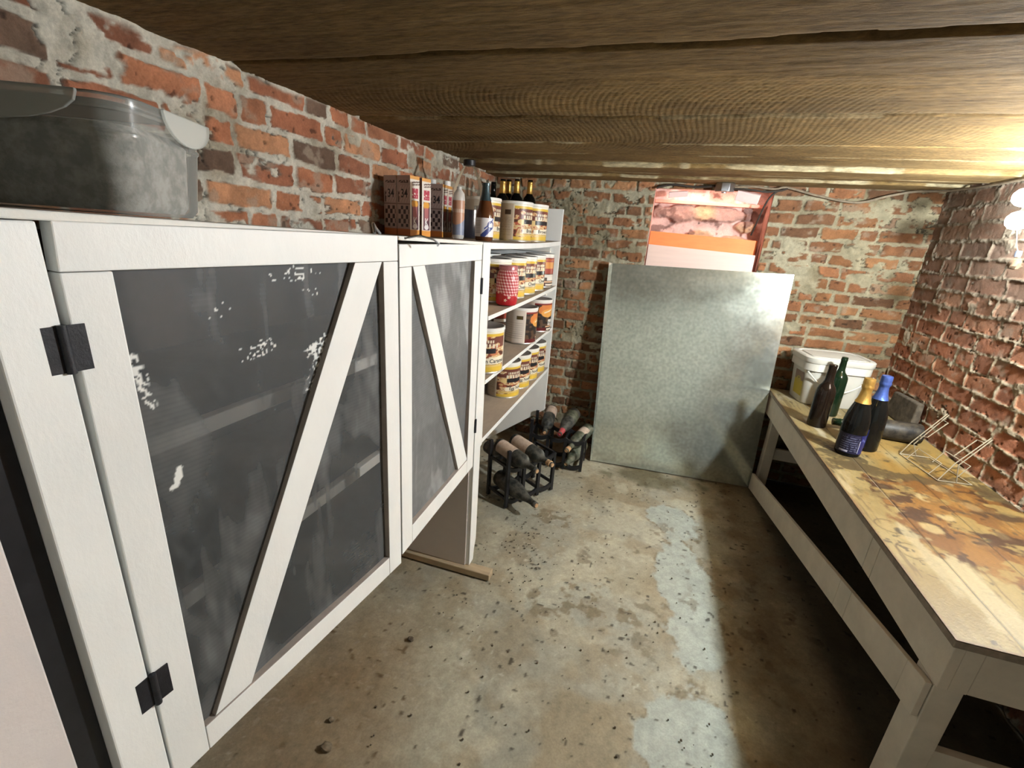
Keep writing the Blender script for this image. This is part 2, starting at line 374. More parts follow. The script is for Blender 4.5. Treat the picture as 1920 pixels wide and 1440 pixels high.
# floor
def make_floor():
    res = .0055; x0, x1, y0, y1 = XL-.02, XR+.02, YF, YB+.02
    nu = int((x1-x0)/res)+1; nv = int((y1-y0)/res)+1
    x, y = np.meshgrid(np.linspace(x0, x1, nu), np.linspace(y0, y1, nv))
    n1 = fbm(x*2.2, y*2.2, 5, 1); n2 = fbm(x*7, y*7, 5, 2); n3 = fbm(x*30, y*30, 4, 3); n4 = fbm(x*75, y*75, 3, 4)
    c = mixc(np.array((.255, .215, .142))*np.ones(x.shape+(3,)), np.array((.375, .35, .262))*np.ones(x.shape+(3,)), ss(.36, .62, n1))
    c = mixc(c, np.array((.275, .268, .215))*np.ones_like(c), .7*ss(.48, .62, fbm(x*3.5, y*3.5, 5, 51)))
    c = mixc(c, np.array((.42, .39, .29))*np.ones_like(c), .55*ss(.56, .66, fbm(x*6, y*6, 6, 52)))
    c = c*(.86+.28*fbm(x*18, y*18, 5, 53))[..., None]
    c = mixc(c, np.array((.235, .18, .105))*np.ones_like(c), .5*ss(.50, .72, n2))
    # bluish grey bare patches
    def ell(cx, cy, a, b, th, s):
        dx, dy = x-cx, y-cy; X = dx*cos(th)+dy*sin(th); Y = -dx*sin(th)+dy*cos(th)
        r = np.sqrt((X/a)**2+(Y/b)**2)+1.5*(fbm(x*8, y*8, 6, s)-.5)
        return ss(1.12, .92, r)
    bl = np.zeros_like(x)
    for e in ((.31, 1.62, .10, .44, .05, 5), (.30, 1.02, .14, .13, .4, 6), (-.12, 1.42, .16, .11, .2, 7), (-.30, 1.95, .13, .08, .3, 8), (.27, 2.15, .12, .13, 0, 9), (.03, 1.42, .10, .06, 0, 14)):
        w = 1. if e[0] > .2 else .32
        bl = np.maximum(bl, w*ell(*e))
    c = mixc(c, np.array((.32, .34, .295))*np.ones_like(c)*(.85+.3*n3)[..., None], bl)
    # brown scabs along patch edges
    ed = bl*(1-bl)*4*ss(.45, .6, n3); c = mixc(c, np.array((.15, .105, .05))*np.ones_like(c), ed*.75)
    sc = ss(.63, .70, fbm(x*16, y*16, 5, 31))*ss(.55, .68, fbm(x*3, y*3, 3, 32)); c = mixc(c, np.array((.10, .07, .035))*np.ones_like(c), .5*sc)
    sp = ss(.80, .84, fbm(x*50, y*50, 2, 33)); c = mixc(c, np.array((.035, .025, .015))*np.ones_like(c), .8*sp)
    wsp = ss(.865, .89, vn(x*85, y*85, 35)); c = mixc(c, np.array((.5, .47, .38))*np.ones_like(c), .5*wsp*ss(.5, .6, n1))
    # damp stain at the foot of the sheet, rusty stain by the cabinet
    st = ss(1, .4, np.sqrt(((x-.12)/.42)**2+((y-2.55)/.13)**2)+1.2*(fbm(x*9, y*9, 4, 36)-.5)); c = mixc(c, np.array((.075, .06, .025))*np.ones_like(c), .75*st)
    ru = ss(1, .3, np.sqrt(((x+.72)/.35)**2+((y-.75)/.6)**2)+.8*(n2-.5)); c = mixc(c, np.array((.20, .115, .045))*np.ones_like(c), .6*ru)
    ri = ss(.38, .60, x+.25*(n2-.5)); c = mixc(c, c*np.array((.50, .40, .30)), .9*ri); ub = ss(.68, .80, x); c = mixc(c, c*.3, ub)  # bench shadow and the shade under the bench painted into the floor colour
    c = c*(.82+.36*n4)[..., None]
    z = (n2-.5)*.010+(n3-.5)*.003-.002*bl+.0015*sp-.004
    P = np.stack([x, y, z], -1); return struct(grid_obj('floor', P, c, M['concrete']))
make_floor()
# plank ceiling
def make_ceiling():
    res = .0055; x0, x1, y0, y1 = XL-.03, XR+.03, YF, YB+.03
    nu = int((x1-x0)/res)+1; nv = int((y1-y0)/res)+1
    x, y = np.meshgrid(np.linspace(x0, x1, nu), np.linspace(y0, y1, nv))
    yw = y+.012*(fbm(x*2.2, y*0+1, 4, 3)-.5)*2
    edges = np.array([-2, -.32, .18, .57, .982, 1.466, 1.83, 2.06, 2.30, 2.50, 2.66, 4])
    offs = np.array([0, 0, .004, .0, .0, .002, .0, -.010, .006, -.006, .004, -.004])
    i = np.clip(np.searchsorted(edges, yw)-1, 0, len(edges)-2)
    d = np.minimum(yw-edges[i], edges[i+1]-yw)
    gap = np.where((np.abs(yw-.982) < .1), .004+.012*ss(-.7, 1.1, x), .0028)
    n = fbm(x*3, y*22, 5, 4); nf = fbm(x*14, y*90, 4, 5)
    e = ss(0, .004, d-gap*(.6+.8*fbm(x*9, y*0+i, 3, 6)))
    z = -offs[i]*1.0+(n-.5)*.004+(nf-.5)*.0030
    round_ = .010*np.exp(-d/.012)*(.4+fbm(x*10, y*3, 3, 9))
    z = z+round_*.8
    z = np.where(e < 1, z*(e)+(1-e)*.030, z)
    saw = np.sin((x*.96+.25*y+.06*np.sin(y*6))*2*pi/.0155)*ss(.45, .6, fbm(x*1.5, y*2, 3, 14))*ss(1.0, 1.3, y)
    z = z-.0006*saw*e
    c0 = np.array((.150, .098, .042)); c1 = np.array((.22, .145, .064)); c2 = np.array((.085, .055, .026))
    c = mixc(c0*np.ones(x.shape+(3,)), c1*np.ones(x.shape+(3,)), ss(.4, .65, fbm(x*1.6, y*4, 5, 7)))
    c = mixc(c, c2*np.ones_like(c), .45*ss(.50, .75, fbm(x*4, y*11, 5, 8)))
    lt = ss(1.1, 2.3, y)*.45+.05
    c = mixc(c, np.array((.27, .19, .10))*np.ones_like(c), lt*ss(.35, .75, fbm(x*2.5, y*7, 4, 18)))
    # pale splintered edges toward the back wall
    sp = ss(.02, .004, d-.010*fbm(x*7, y*0+i*3, 4, 10))*ss(.50, .62, fbm(x*5, y*0+i*7, 4, 11))*ss(1.38, 1.6, y)
    sp2 = ss(.013, .0, np.abs(d-.03*fbm(x*3, i*2.3, 3, 12)))*ss(.55, .68, fbm(x*4, y*10, 4, 13))*ss(1.7, 1.9, y)
    c = mixc(c, np.array((.42, .37, .27))*np.ones_like(c), np.clip(sp+sp2*.8, 0, 1)*.85)
    z = z-.004*np.clip(sp+sp2, 0, 1)
    c = c*np.array((1, .96, .80))*(.45+.55*e)[..., None]
    P = np.stack([x, y, ZC+z], -1); return struct(grid_obj('ceiling', P, c, M['timber'], flip=True))
make_ceiling()
struct(MB().box(XL-.06, XR+.06, YF-.05, YB+.5, ZC+.05, ZC+.07).build('trim_1', M['dark_wood']))
# --------------------------------------------- opening high in the back wall
def niche():
    D = .17; y1 = YB+D
    # stone back of the opening, a heightfield of rubble and plaster
    nu, nv = 150, 110
    u, v = np.meshgrid(np.linspace(HX0-.02, HX1+.02, nu), np.linspace(1.08, 1.66, nv))
    n = fbm(u*7, v*9, 5, 61); n2 = fbm(u*24, v*24, 4, 62)
    st = np.zeros_like(u)
    for cx, cz, a, b in ((.04, 1.50, .11, .05), (.27, 1.50, .15, .045), (.43, 1.44, .05, .03), (.20, 1.38, .09, .035), (.40, 1.35, .10, .04)):
        r = np.sqrt(((u-cx)/a)**2+((v-cz)/b)**2)+1.5*(fbm(u*9, v*14, 5, int(cx*900))-.5); st = np.maximum(st, ss(1.05, .8, r))
    c = mixc(np.array((.70, .46, .40))*np.ones(u.shape+(3,)), np.array((.30, .19, .155))*np.ones(u.shape+(3,)), st*(.55+.6*n2))  # pink of the light in the opening mixed into rubble and plaster
    c = mixc(c, np.array((.52, .33, .19))*np.ones_like(c), st*ss(.5, .7, fbm(u*5, v*5, 3, 66)))
    c = mixc(c, np.array((.16, .09, .075))*np.ones_like(c), .8*ss(.60, .68, fbm(u*14, v*20, 5, 64)))
    c = c*(.8+.4*n2)[..., None]
    y = y1-.03*st-.03*n-.012*n2
    struct(grid_obj('trim_2', np.stack([u, y, v], -1), c, M['masonry']))
    b = MB()
    b.box(HX0-.05, HX0, YB+.015, y1+.02, 1.08, 1.64); b.box(HX1, HX1+.05, YB+.015, y1+.02, 1.08, 1.64)
    b.box(HX0-.05, HX1+.05, YB+.015, y1+.02, 1.05, HZ0)
    struct(b.build('trim_3', M['brickside'], bevel=.004))
niche()
tag(MB().hexa([(HX0+.003, YB+.06, 1.265), (HX1-.018, YB+.06, 1.258), (HX1-.018, YB+.082, 1.258), (HX0+.003, YB+.082, 1.265), (HX0+.003, YB+.06, 1.39), (HX1-.018, YB+.06, 1.372), (HX1-.018, YB+.082, 1.372), (HX0+.003, YB+.082, 1.39)]).build('orange_board', M['orange'], bevel=.002),
    'orange painted board across the wall opening above the pale pink one', 'board')
b = MB().hexa([(HX0+.004, YB+.012, 1.105), (HX1-.022, YB+.012, 1.105), (HX1-.022, YB+.05, 1.105), (HX0+.004, YB+.05, 1.105), (HX0+.004, YB+.012, 1.316), (HX1-.022, YB+.012, 1.296), (HX1-.022, YB+.05, 1.296), (HX0+.004, YB+.05, 1.316)])
pb = b.build('pink_board', M['pinkboard'], bevel=.002)
tag(pb, 'pale pink board at the bottom of the wall opening behind the metal sheet', 'board')
tag(MB().hexa([(HX0+.002, YB+.10, 1.548), (HX1-.01, YB+.10, 1.540), (HX1-.01, YB+.13, 1.540), (HX0+.002, YB+.13, 1.548), (HX0+.002, YB+.10, 1.566), (HX1-.01, YB+.10, 1.558), (HX1-.01, YB+.13, 1.558), (HX0+.002, YB+.13, 1.566)]).build('lath_strip', M['salmon'], bevel=.002),
    'thin salmon wooden lath across the top of the wall opening', 'lath')
def foam(name, c, w, h, t, rx, ry, rz, lab):
    m = Matrix.Translation(c) @ Matrix.Rotation(rz, 4, 'Z') @ Matrix.Rotation(ry, 4, 'Y') @ Matrix.Rotation(rx, 4, 'X')
    return tag(MB().prism([(-w/2, -t/2, -h/2), (w/2, -t/2, -h/2*.8), (w/2*.95, -t/2, h/2), (-w/2, -t/2, h/2*.9)], (0, t, 0)).xf(m).build(name, M['foam'], bevel=.002), lab, 'foam scrap')
foam('foam_offcut', (.04, YB-.01, 1.585), .10, .030, .02, .2, -.08, 0, 'small pink foam offcut at the left top of the wall opening')
foam('foam_offcut', (.385, YB-.03, 1.582), .115, .052, .03, .35, .22, -.15, 'larger pink foam offcut hanging at the right top of the wall opening')
jb = thing('junction_box', 'round grey metal junction box on the ceiling above the wall opening', 'junction box', (.262, YB-.05, 1.60))
MB().lathe([(.046, 1.598), (.050, 1.600), (.050, 1.638), (.046, 1.643)], 8, M4=Matrix.Translation((.262, YB-.055, 0)), rot0=pi/8).build('housing', M['steel'], jb, bevel=.0015)
MB().lathe([(.014, 1.594), (.014, 1.599)], 12, M4=Matrix.Translation((.262, YB-.055, 0))).build('cover_knockout', M['steel'], jb)
def cable(name, pts, r, m, lab):
    P = [Vector(p) for p in pts]; out = []
    for i in range(len(P)-1):
        p0 = P[max(i-1, 0)]; p1 = P[i]; p2 = P[i+1]; p3 = P[min(i+2, len(P)-1)]
        for k in range(8):
            t = k/8; out.append(.5*((2*p1)+(p2-p0)*t+(2*p0-5*p1+4*p2-p3)*t*t+(3*p1-p0-3*p2+p3)*t**3))
    out.append(P[-1])
    return tag(MB().tube(out, r, 8).build(name, m), lab, 'cable')
cable('cable', [(.31, YB-.05, 1.625), (.40, YB-.04, 1.632), (.50, YB-.035, 1.625), (.56, YB-.03, 1.634), (.72, YB-.02, 1.60), (.88, YB-.03, 1.578), (1.0, YB-.03, 1.612), (1.10, YB-.04, 1.635), (1.205, YB-.10, 1.637), (1.222, 2.45, 1.632), (1.222, 2.15, 1.63), (1.215, 2.1, 1.60)], .0055, M['cable'],
      'dusty cable sagging along the top of the back wall to the light bulbs')
cable('cable', [(.545, YB-.02, 1.632), (.50, YB-.018, 1.60), (.478, YB-.006, 1.55), (.462, YB+.03, 1.46), (.455, YB+.07, 1.40)], .0045, M['cable2'],
      'dark cable dropping down the right side of the wall opening')
cable('cable', [(.215, YB-.05, 1.628), (.12, YB-.03, 1.622), (0.0, YB-.03, 1.63), (-.08, YB-.025, 1.612)], .006, M['cable2'], 'short black cable left of the round junction box')
cable('cable', [(.30, YB-.075, 1.615), (.38, YB-.09, 1.612), (.46, YB-.08, 1.606), (.53, YB-.05, 1.618), (.56, YB-.03, 1.63)], .005, M['cable2'],
      'black cable loop right of the junction box above the bigger foam offcut')
# --------------------------------------------- leaning galvanised sheet
def make_sheet():
    t = thing('metal_sheet', 'large dull galvanised metal sheet leaning on the back brick wall', 'metal sheet', (.25, 2.64, 0))
    bl = Vector((-.215, 2.612, .004)); br = Vector((.702, 2.668, .004)); tl = Vector((-.262, 2.795, 1.196)); tr = Vector((.688, 2.80, 1.213))
    nrm = (br-bl).cross(tl-bl).normalized()
    if nrm.y > 0: nrm = -nrm
    n = 14; vs = []; fs = []
    for j in range(n+1):
        for i in range(n+1):
            u, v = i/n, j/n
            p = bl*(1-u)*(1-v)+br*u*(1-v)+tl*(1-u)*v+tr*u*v
            vs.append(p+nrm*.006*sin(pi*u)*sin(pi*v))
    m = len(vs); vs += [p-nrm*.0016 for p in vs]
    for j in range(n):
        for i in range(n):
            a = j*(n+1)+i; fs.append((a, a+1, a+n+2, a+n+1)); fs.append((m+a, m+a+n+1, m+a+n+2, m+a+1))
    bd = [i for i in range(n+1)]+[i*(n+1)+n for i in range(1, n+1)]+[n*(n+1)+i for i in range(n-1, -1, -1)]+[i*(n+1) for i in range(n-1, 0, -1)]
    for k in range(len(bd)):
        a, b2 = bd[k], bd[(k+1) % len(bd)]; fs.append((a, m+a, m+b2, b2))
    MB().add(vs, fs, 0, True).build('panel', M['sheet'], t)
    # folded lip along the left edge, standing out toward the room
    w = (bl-br).normalized(); e = (nrm*.75+w*.66).normalized()
    MB().hexa([bl, bl+e*.012, bl+e*.012-nrm*.0015, bl-nrm*.002, tl, tl+e*.030, tl+e*.030-nrm*.0015, tl-nrm*.002]).build('folded_lip', M['sheet'], t)
make_sheet()
# --------------------------------------------- screened cabinet
XF = -.544; XB = -.985
def topz(y): return 1.306+(y-.235)/(1.415-.235)*(1.2855-1.306)
def zt(y):
    t = (y-1.4855)/1.1135; return (1.2845+.0135*t-.006*sin(pi*max(t, 0))+.0012) if y > 1.47 else topz(y)+.001
cab = thing('screened_cabinet', 'white painted cabinet with two screen doors against the left brick wall', 'cabinet', (-.77, .82, 0))
MB().hexa([(XB, .235, topz(.235)-.009), (XF, .235, topz(.235)-.009), (XF, 1.412, topz(1.412)-.009), (XB, 1.412, topz(1.412)-.009),
           (XB, .235, topz(.235)), (XF, .235, topz(.235)), (XF, 1.412, topz(1.412)), (XB, 1.412, topz(1.412))]).build('top_board', [M['paint_old']], cab, bevel=.0015)
MB().box(XF-.045, XF, .235, .2845, 0, topz(.26)-.010).build('post', M['paint'], cab, bevel=.002)
MB().box(XB, XF-.047, .2365, .25, .50, 1.29).build('side_panel', M['paint_old'], cab)
MB().box(XB, XB+.012, .25, 1.405, .50, 1.27).build('back_panel', M['dark_wood'], cab)  # dark colour stands in for shade at the back of the cabinet
for z in (1.018, .768):
    sh_ = MB().box(XB+.013, -.5935, .252, 1.405, z+.001, z+.019).build('shelf', M['dark_shelf'], cab)
    MB().box(-.593, -.575, .252, 1.405, z-.004, z+.02).build('front_edge', M['paint_old'], sh_, bevel=.002)
MB().box(XB+.013, -.572, .252, 1.405, .502, .522).build('bottom_board', M['dark_shelf'], cab, bevel=.002)
MB().box(XB, -.562, 1.411, 1.4285, .031, 1.262).build('divider_panel', M['pinkwhite'], cab)
MB().box(-.60, -.562, .2008, .2345, .0, 1.29).build('gap_shade_strip', M['black'], cab)  # black strip added to paint the gap as dark as deep shade
MB().box(-.90, -.449, 1.392, 1.436, 0.002, .030).build('floor_sleeper', M['raw_wood'], cab, bevel=.003)
# a wire hook lying on top at the meeting of the doors
MB().tube([(-.53, .905, 1.290), (-.50, .915, 1.298), (-.475, .93, 1.292), (-.468, .945, 1.284), (-.475, .952, 1.279)], .0022, 8).build('wire_hook', M['steel'], cab)
MB().tube([(-.56, .84, 1.2975), (-.57, .85, 1.313), (-.58, .865, 1.316), (-.585, .88, 1.308), (-.58, .89, 1.296)], .003, 8).build('screw_eye', M['steel'], cab)
def door(p0, hd, u0, u1, z0, z1, st, sr, tr_, br_, brace, name_h, scuffs, seed, grey):
    """frame with the hinge at p0; u runs along heading hd"""
    du = Vector((sin(radians(hd)), cos(radians(hd)), 0)); nr = Vector((du.y, -du.x, 0)); P0 = Vector((p0[0], p0[1], 0))
    T = Matrix((du, nr, Vector((0, 0, 1)))).transposed().to_4x4(); T.translation = P0     # local (u, n, z)
    th = .022
    # frame: outside faces painted, the edges round the opening bare (material 1)
    fr = MB()
    def board(a0, a1, c0, c1, inner):
        p = [(a0, -th, c0), (a1, -th, c0), (a1, 0, c0), (a0, 0, c0), (a0, -th, c1), (a1, -th, c1), (a1, 0, c1), (a0, 0, c1)]
        o = len(fr.f); fr.hexa(p)
        # face order: bottom, top, back(n-), right(u+), front, left(u-)
        m = {'bottom': 0, 'top': 1, 'right': 3, 'left': 5}
        for k in inner: fr.m[o+m[k]] = 1
    board(u0, u0+st, z0, z1-tr_-.0005, ['right']); board(u1-sr, u1, z0+.0, z1-tr_-.0005, ['left'])
    board(u0, u1, z1-tr_, z1, ['bottom']); board(u0+st+.0005, u1-sr-.0005, z0, z0+br_, ['top'])
    if brace[0][0] < brace[2][0] and name_h == 1:
        for p in fr.v:
            if p.x < u0+.002 and p.z > 1.2: p.x = u0+.007*(p.z-1.16)/.12
    d = fr.xf(T).build('door', [M['paint'], M['paint_edge']], cab, bevel=.0015)
    # screen in the opening
    a0, a1, c0, c1 = u0+st-.004, u1-sr+.004, z0+br_-.004, z1-tr_+.004
    nu = int((a1-a0)/.0022); nv = int((c1-c0)/.0022)
    u, v = np.meshgrid(np.linspace(a0, a1, nu), np.linspace(c0, c1, nv))
    n = fbm(u*5, v*4, 4, seed); st_ = fbm(u*26, v*5, 4, seed+3); f = fbm(u*90, v*90, 2, seed+5)
    g = grey*(.72+.35*n+.20*(st_-.5)+.22*(f-.5))
    al = (.66 if name_h == 1 else .80)+.22*(n-.5)+.25*ss(.56, .75, st_)
    # broad dusty wipe marks
    wipe = ss(.55, .70, fbm((u+v*.35)*9, (v-u*.6)*4, 4, seed+9)); g = g*(1+.45*wipe); al = al+.15*wipe
    weave = .5+.5*np.sin(v*2*pi/.0066); g = g*(.93+.14*weave)
    c = np.stack([g*.97, g, g*1.0], -1)
    for (cu, cv, ru, rv, th_, dens) in scuffs:
        dx, dy = u-cu, v-cv; X = dx*cos(th_)+dy*sin(th_); Y = -dx*sin(th_)+dy*cos(th_)
        r = np.sqrt((X/ru)**2+(Y/rv)**2)+1.5*(fbm(u*70, v*70, 3, seed+21)-.5)
        k = ss(1.05, .9, r)*(vn(u*330, v*330, seed+31) > 1-dens)
        c = mixc(c, np.array((.78, .78, .74))*np.ones_like(c), k); al = np.maximum(al, k*.95)
    nrm = -.013+.002*np.sin(u*19)*np.sin(v*13)
    pos = np.array(P0)+u[..., None]*np.array(du)+nrm[..., None]*np.array(nr)+v[..., None]*np.array((0, 0, 1))
    grid_obj('screen', pos, np.concatenate([c, np.clip(al, .35, 1)[..., None]], -1), M['screen'], d)
    # diagonal brace, face flush with the frame
    bq = [Vector((x, -.002, z)) for x, z in brace]
    br = MB(); br.prism([p+Vector((0, -.026 if False else -.019, 0)) for p in bq], (0, .0185, 0))
    # side faces of the brace are bare
    for i, fc in enumerate(br.f):
        if len(fc) == 4 and i > 1: br.m[i] = 1
    br.xf(T).build('diagonal_brace', [M['paint'], M['paint_edge']], d, bevel=.001)
    return d, T
sc1 = [(.058, 1.140, .008, .020, .25, .55), (.064, 1.098, .005, .016, .35, .5), (.215, 1.13, .032, .013, .25, .30), (.335, 1.118, .034, .017, .35, .50), (.315, 1.07, .016, .036, -.5, .36), (.29, 1.235, .05, .010, 0, .25),
       (.080, .990, .0055, .012, -.25, 1), (.075, .978, .008, .0045, .5, 1), (.315, 1.205, .02, .01, 0, .12), (.40, 1.15, .02, .01, .4, .2), (.165, 1.195, .02, .01, .4, .1)]
d1, T1 = door((XF, .2868), 6.5, 0, .5195, .536, 1.2965, .049, .043, .047, .047,
              [(.066, .5835), (.127, .5835), (.476, 1.249), (.405, 1.249)], 1, sc1, 101, .088)
for (hu, hz, w, h) in ((-.004, 1.176, .038, .047), (.001, .718, .038, .048)):
    b = MB(); b.box(hu-w/2, hu-.0035, .0005, .0022, hz-h/2, hz+h/2); b.box(hu+.0035, hu+w/2, .0005, .0022, hz-h/2, hz+h/2)
    b.tube([(hu, .003, hz-h/2-.001), (hu, .003, hz+h/2+.001)], .0042, 10)
    # leaves follow the post plane on the left and the door on the right
    b.xf(T1).build('hinge', M['hinge'], d1)
sc2 = [(.30, .78, .05, .05, .6, .12), (.40, .98, .03, .03, .4, .10)]
d2, T2 = door((XF, 1.4105), -1.5, -.527, -.004, .486, 1.278, .055, .062, .048, .056,
              [(-.142, .5425), (-.062, .5425), (-.402, 1.2295), (-.462, 1.2295)], 2, [], 202, .215)
for hz in (1.148, .650):
    MB().box(-.010, .004, .0005, .004, hz-.025, hz+.025).tube([(-.003, .003, hz-.026), (-.003, .003, hz+.026)], .004, 8).xf(T2).build('hinge', M['hinge'], d2)
# plain white panel nearer the viewer, left of the cabinet
wp = tag(MB().box(XF-.022, XF, -.62, .200, 0.002, 1.28).build('plain_panel', M['pinkwhite'], bevel=.002),
         'plain pinkish white upright panel at lower left, left of the dark gap', 'panel')
# --------------------------------------------- open shelves
osh = thing('open_shelving', 'white open shelves of food cans between the screen doors and the back wall', 'shelving', (-.77, 2.0, 0))
pm = MB(); pm.prism([(XF, 1.4155, .06), (XF, 1.4155, 1.2845), (XF, 1.4848, 1.2845), (XF, 1.494, .54), (XF, 1.478, .535), (XF, 1.478, .12), (XF, 1.462, .08), (XF, 1.455, .032), (XF, 1.4155, .032)], (-.03, 0, 0))
pm.build('post', M['paint'], osh, bevel=.0015)
def shelf_board(y0, y1, z0a, z0b, z1a, z1b, curve=0.):
    b = MB(); n = 8; vs = []
    for i in range(n+1):
        t = i/n; y = y0+(y1-y0)*t; sag = -curve*sin(pi*t)
        za = z0a+(z0b-z0a)*t+sag; zb = z1a+(z1b-z1a)*t+sag
        vs += [(-1.0, y, za), (XF, y, za), (XF, y, zb), (-1.0, y, zb)]
    fs = []; ms = []
    for i in range(n):
        a = i*4
        for k, mi in ((0, 0), (1, 0), (2, 1), (3, 0)):
            k2 = (k+1) % 4; fs.append((a+k, a+k2, a+4+k2, a+4+k)); ms.append(mi)
    fs += [(0, 3, 2, 1), (n*4, n*4+1, n*4+2, n*4+3)]; ms += [0, 0]
    o = len(b.f); b.add(vs, fs)
    b.m = ms
    b.build('shelf', [M['paint'], M['shelf_top']], osh, bevel=.001)
shelf_board(1.4855, 2.599, 1.263, 1.275, 1.284, 1.298, .006)
shelf_board(1.4955, 2.599, 1.020, 1.036, 1.036, 1.054, .004)
shelf_board(1.4955, 2.599, .782, .797, .799, .815, .002)
shelf_board(1.4955, 2.599, .545, .545, .564, .566, 0)
MB().box(-1.0, XF-.0305, 1.4135, 1.4852, 1.2645, 1.2845).build('shelf_end', M['paint_old'], osh, bevel=.001)
ep = MB(); ep.prism([(XF+.001, 2.60, .290), (XF+.001, 2.60, 1.465), (-1.0, 2.60, 1.465), (-1.0, 2.60, .012), (-.905, 2.60, .015), (-.89, 2.60, .03)], (0, .016, 0))
ep.build('end_panel', M['paint'], osh, bevel=.0015)
for z in (.519, .756, .995, 1.236):
    MB().box(-.97, XF-.05, 2.583, 2.5995, z, z+.024).build('cleat', M['paint_old'], osh, bevel=.001)
# --------------------------------------------- cans
RC = .0775; HC = .176
def rand_blobs(a, h, s):
    n = vn(a*.06, h*11, s); m = vn(a*.11, h*20, s+4)
    pal = np.array([(.10, .035, .02), (.42, .10, .05), (.70, .52, .26), (.55, .30, .13), (.78, .66, .42), (.25, .07, .035)])
    return pal[np.minimum((ss(.12, .88, .65*n+.35*m)*6).astype(int), 5)]
def col_yellow(a, h, s):
    c = rand_blobs(a, h, s)
    c = np.where((h > .62)[..., None] & (vn(a*.05, h*9, s+8) < .6)[..., None], np.array((.16, .05, .035)), c)
    egg = ((a+40)/17)**2+((h-.52)/.075)**2 < 1; c[egg] = (.72, .55, .25)
    egg = ((a-28)/13)**2+((h-.47)/.06)**2 < 1; c[egg] = (.58, .22, .10)
    yel = np.array((.72, .48, .06))
    lg = (np.abs(a) < 34) & (h > .47) & (h < .585); c[lg] = (.018, .018, .02)
    t1 = (np.abs(a) < 40) & (h > .60) & (h < .70) & (np.sin(a*.55) > -.35); c[t1] = (.72, .66, .50)
    t2 = (np.abs(a) < 30) & (h > .72) & (h < .79) & (np.sin(a*.8+1) > -.2); c[t2] = (.74, .68, .52)
    wb = (a > -38) & (h > .20) & (h < .345+.0008*a); c[wb] = (.80, .74, .58)
    bt = h < .12+.03*np.sin((a+20)*.03); c[bt] = yel
    hl = (h > .13) & (h < .19) & (np.abs(a) < 60); c[hl] = yel*.8+.12
    c[h > .885] = yel; c[h > .955] = (.80, .76, .62)
    c[h < .025] = (.62, .45, .10)
    bk = np.abs(a) > 72; c[bk] = (.56, .47, .36)
    ln = bk & (np.mod(h*26, 1) < .38) & (h > .10) & (h < .62) & (np.mod(np.abs(a), 108-6*np.sin(h*40)) > 4) & (np.abs(a) > 78) & (vn(a*.5, h*26, 3) > .25); c[ln] = (.36, .29, .21)
    lo = (a < -82) & (a > -106) & (h > .70) & (h < .84); c[lo] = (.06, .035, .02)
    sd = (np.abs(np.abs(a)-72) < 2.5); c[sd] = (.74, .66, .52)
    return c
def col_pumpkin(a, h, s):
    n = vn(a*.08, h*14, s)
    c = np.where((n > .55)[..., None], np.array((.10, .055, .03)), np.array((.02, .013, .010)))*np.ones(a.shape+(3,))
    orb = ((a-2)/52)**2+((h-.74)/.24)**2 < 1.+.3*(n-.5); c[orb] = (.66, .22, .05)
    orb2 = ((a+6)/34)**2+((h-.62)/.14)**2 < 1; c[orb2] = (.75, .36, .08)
    w = (np.abs(h-(.70+.0022*a)) < .022) & (a > -28) & (a < 40); c[w] = (.82, .70, .50)
    wb = (a > -5) & (h > .20) & (h < .40); c[wb] = (.80, .74, .66)
    st = (a > -18) & (h > .13) & (h < .17); c[st] = (.72, .45, .28)
    st = (a > -12) & (h > .03) & (h < .085); c[st] = (.80, .72, .62)
    c[h > .90] = (.22, .025, .02); c[h > .965] = (.80, .74, .68)
    c[(h < .12) & (a < -14)] = (.12, .012, .012)
    bk = np.abs(a) > 72; c[bk] = (.68, .61, .54)
    ln = bk & (np.mod(h*15, 1) < .22) & (h > .12) & (h < .62) & (np.abs(a) > 80) & (np.abs(a) < 158); c[ln] = (.46, .40, .35)
    lo = (a < -80) & (a > -104) & (h > .72) & (h < .84); c[lo] = (.075, .05, .012)
    sd = (np.abs(np.abs(a)-72) < 3); c[sd] = (.78, .72, .62)
    return c
def col_red(a, h, s):
    c = col_pumpkin(a, h, s)
    m = (h > .42) & (np.abs(a) < 70) & (h < .88); c[m] = (.36, .06, .035)
    m = (np.abs(a) < 40) & (h > .60) & (h < .82); c[m] = (.62, .28, .07)
    m = (np.abs(a) < 60) & (h > .30) & (h < .40); c[m] = (.76, .70, .62)
    return c
CANBASE = {}
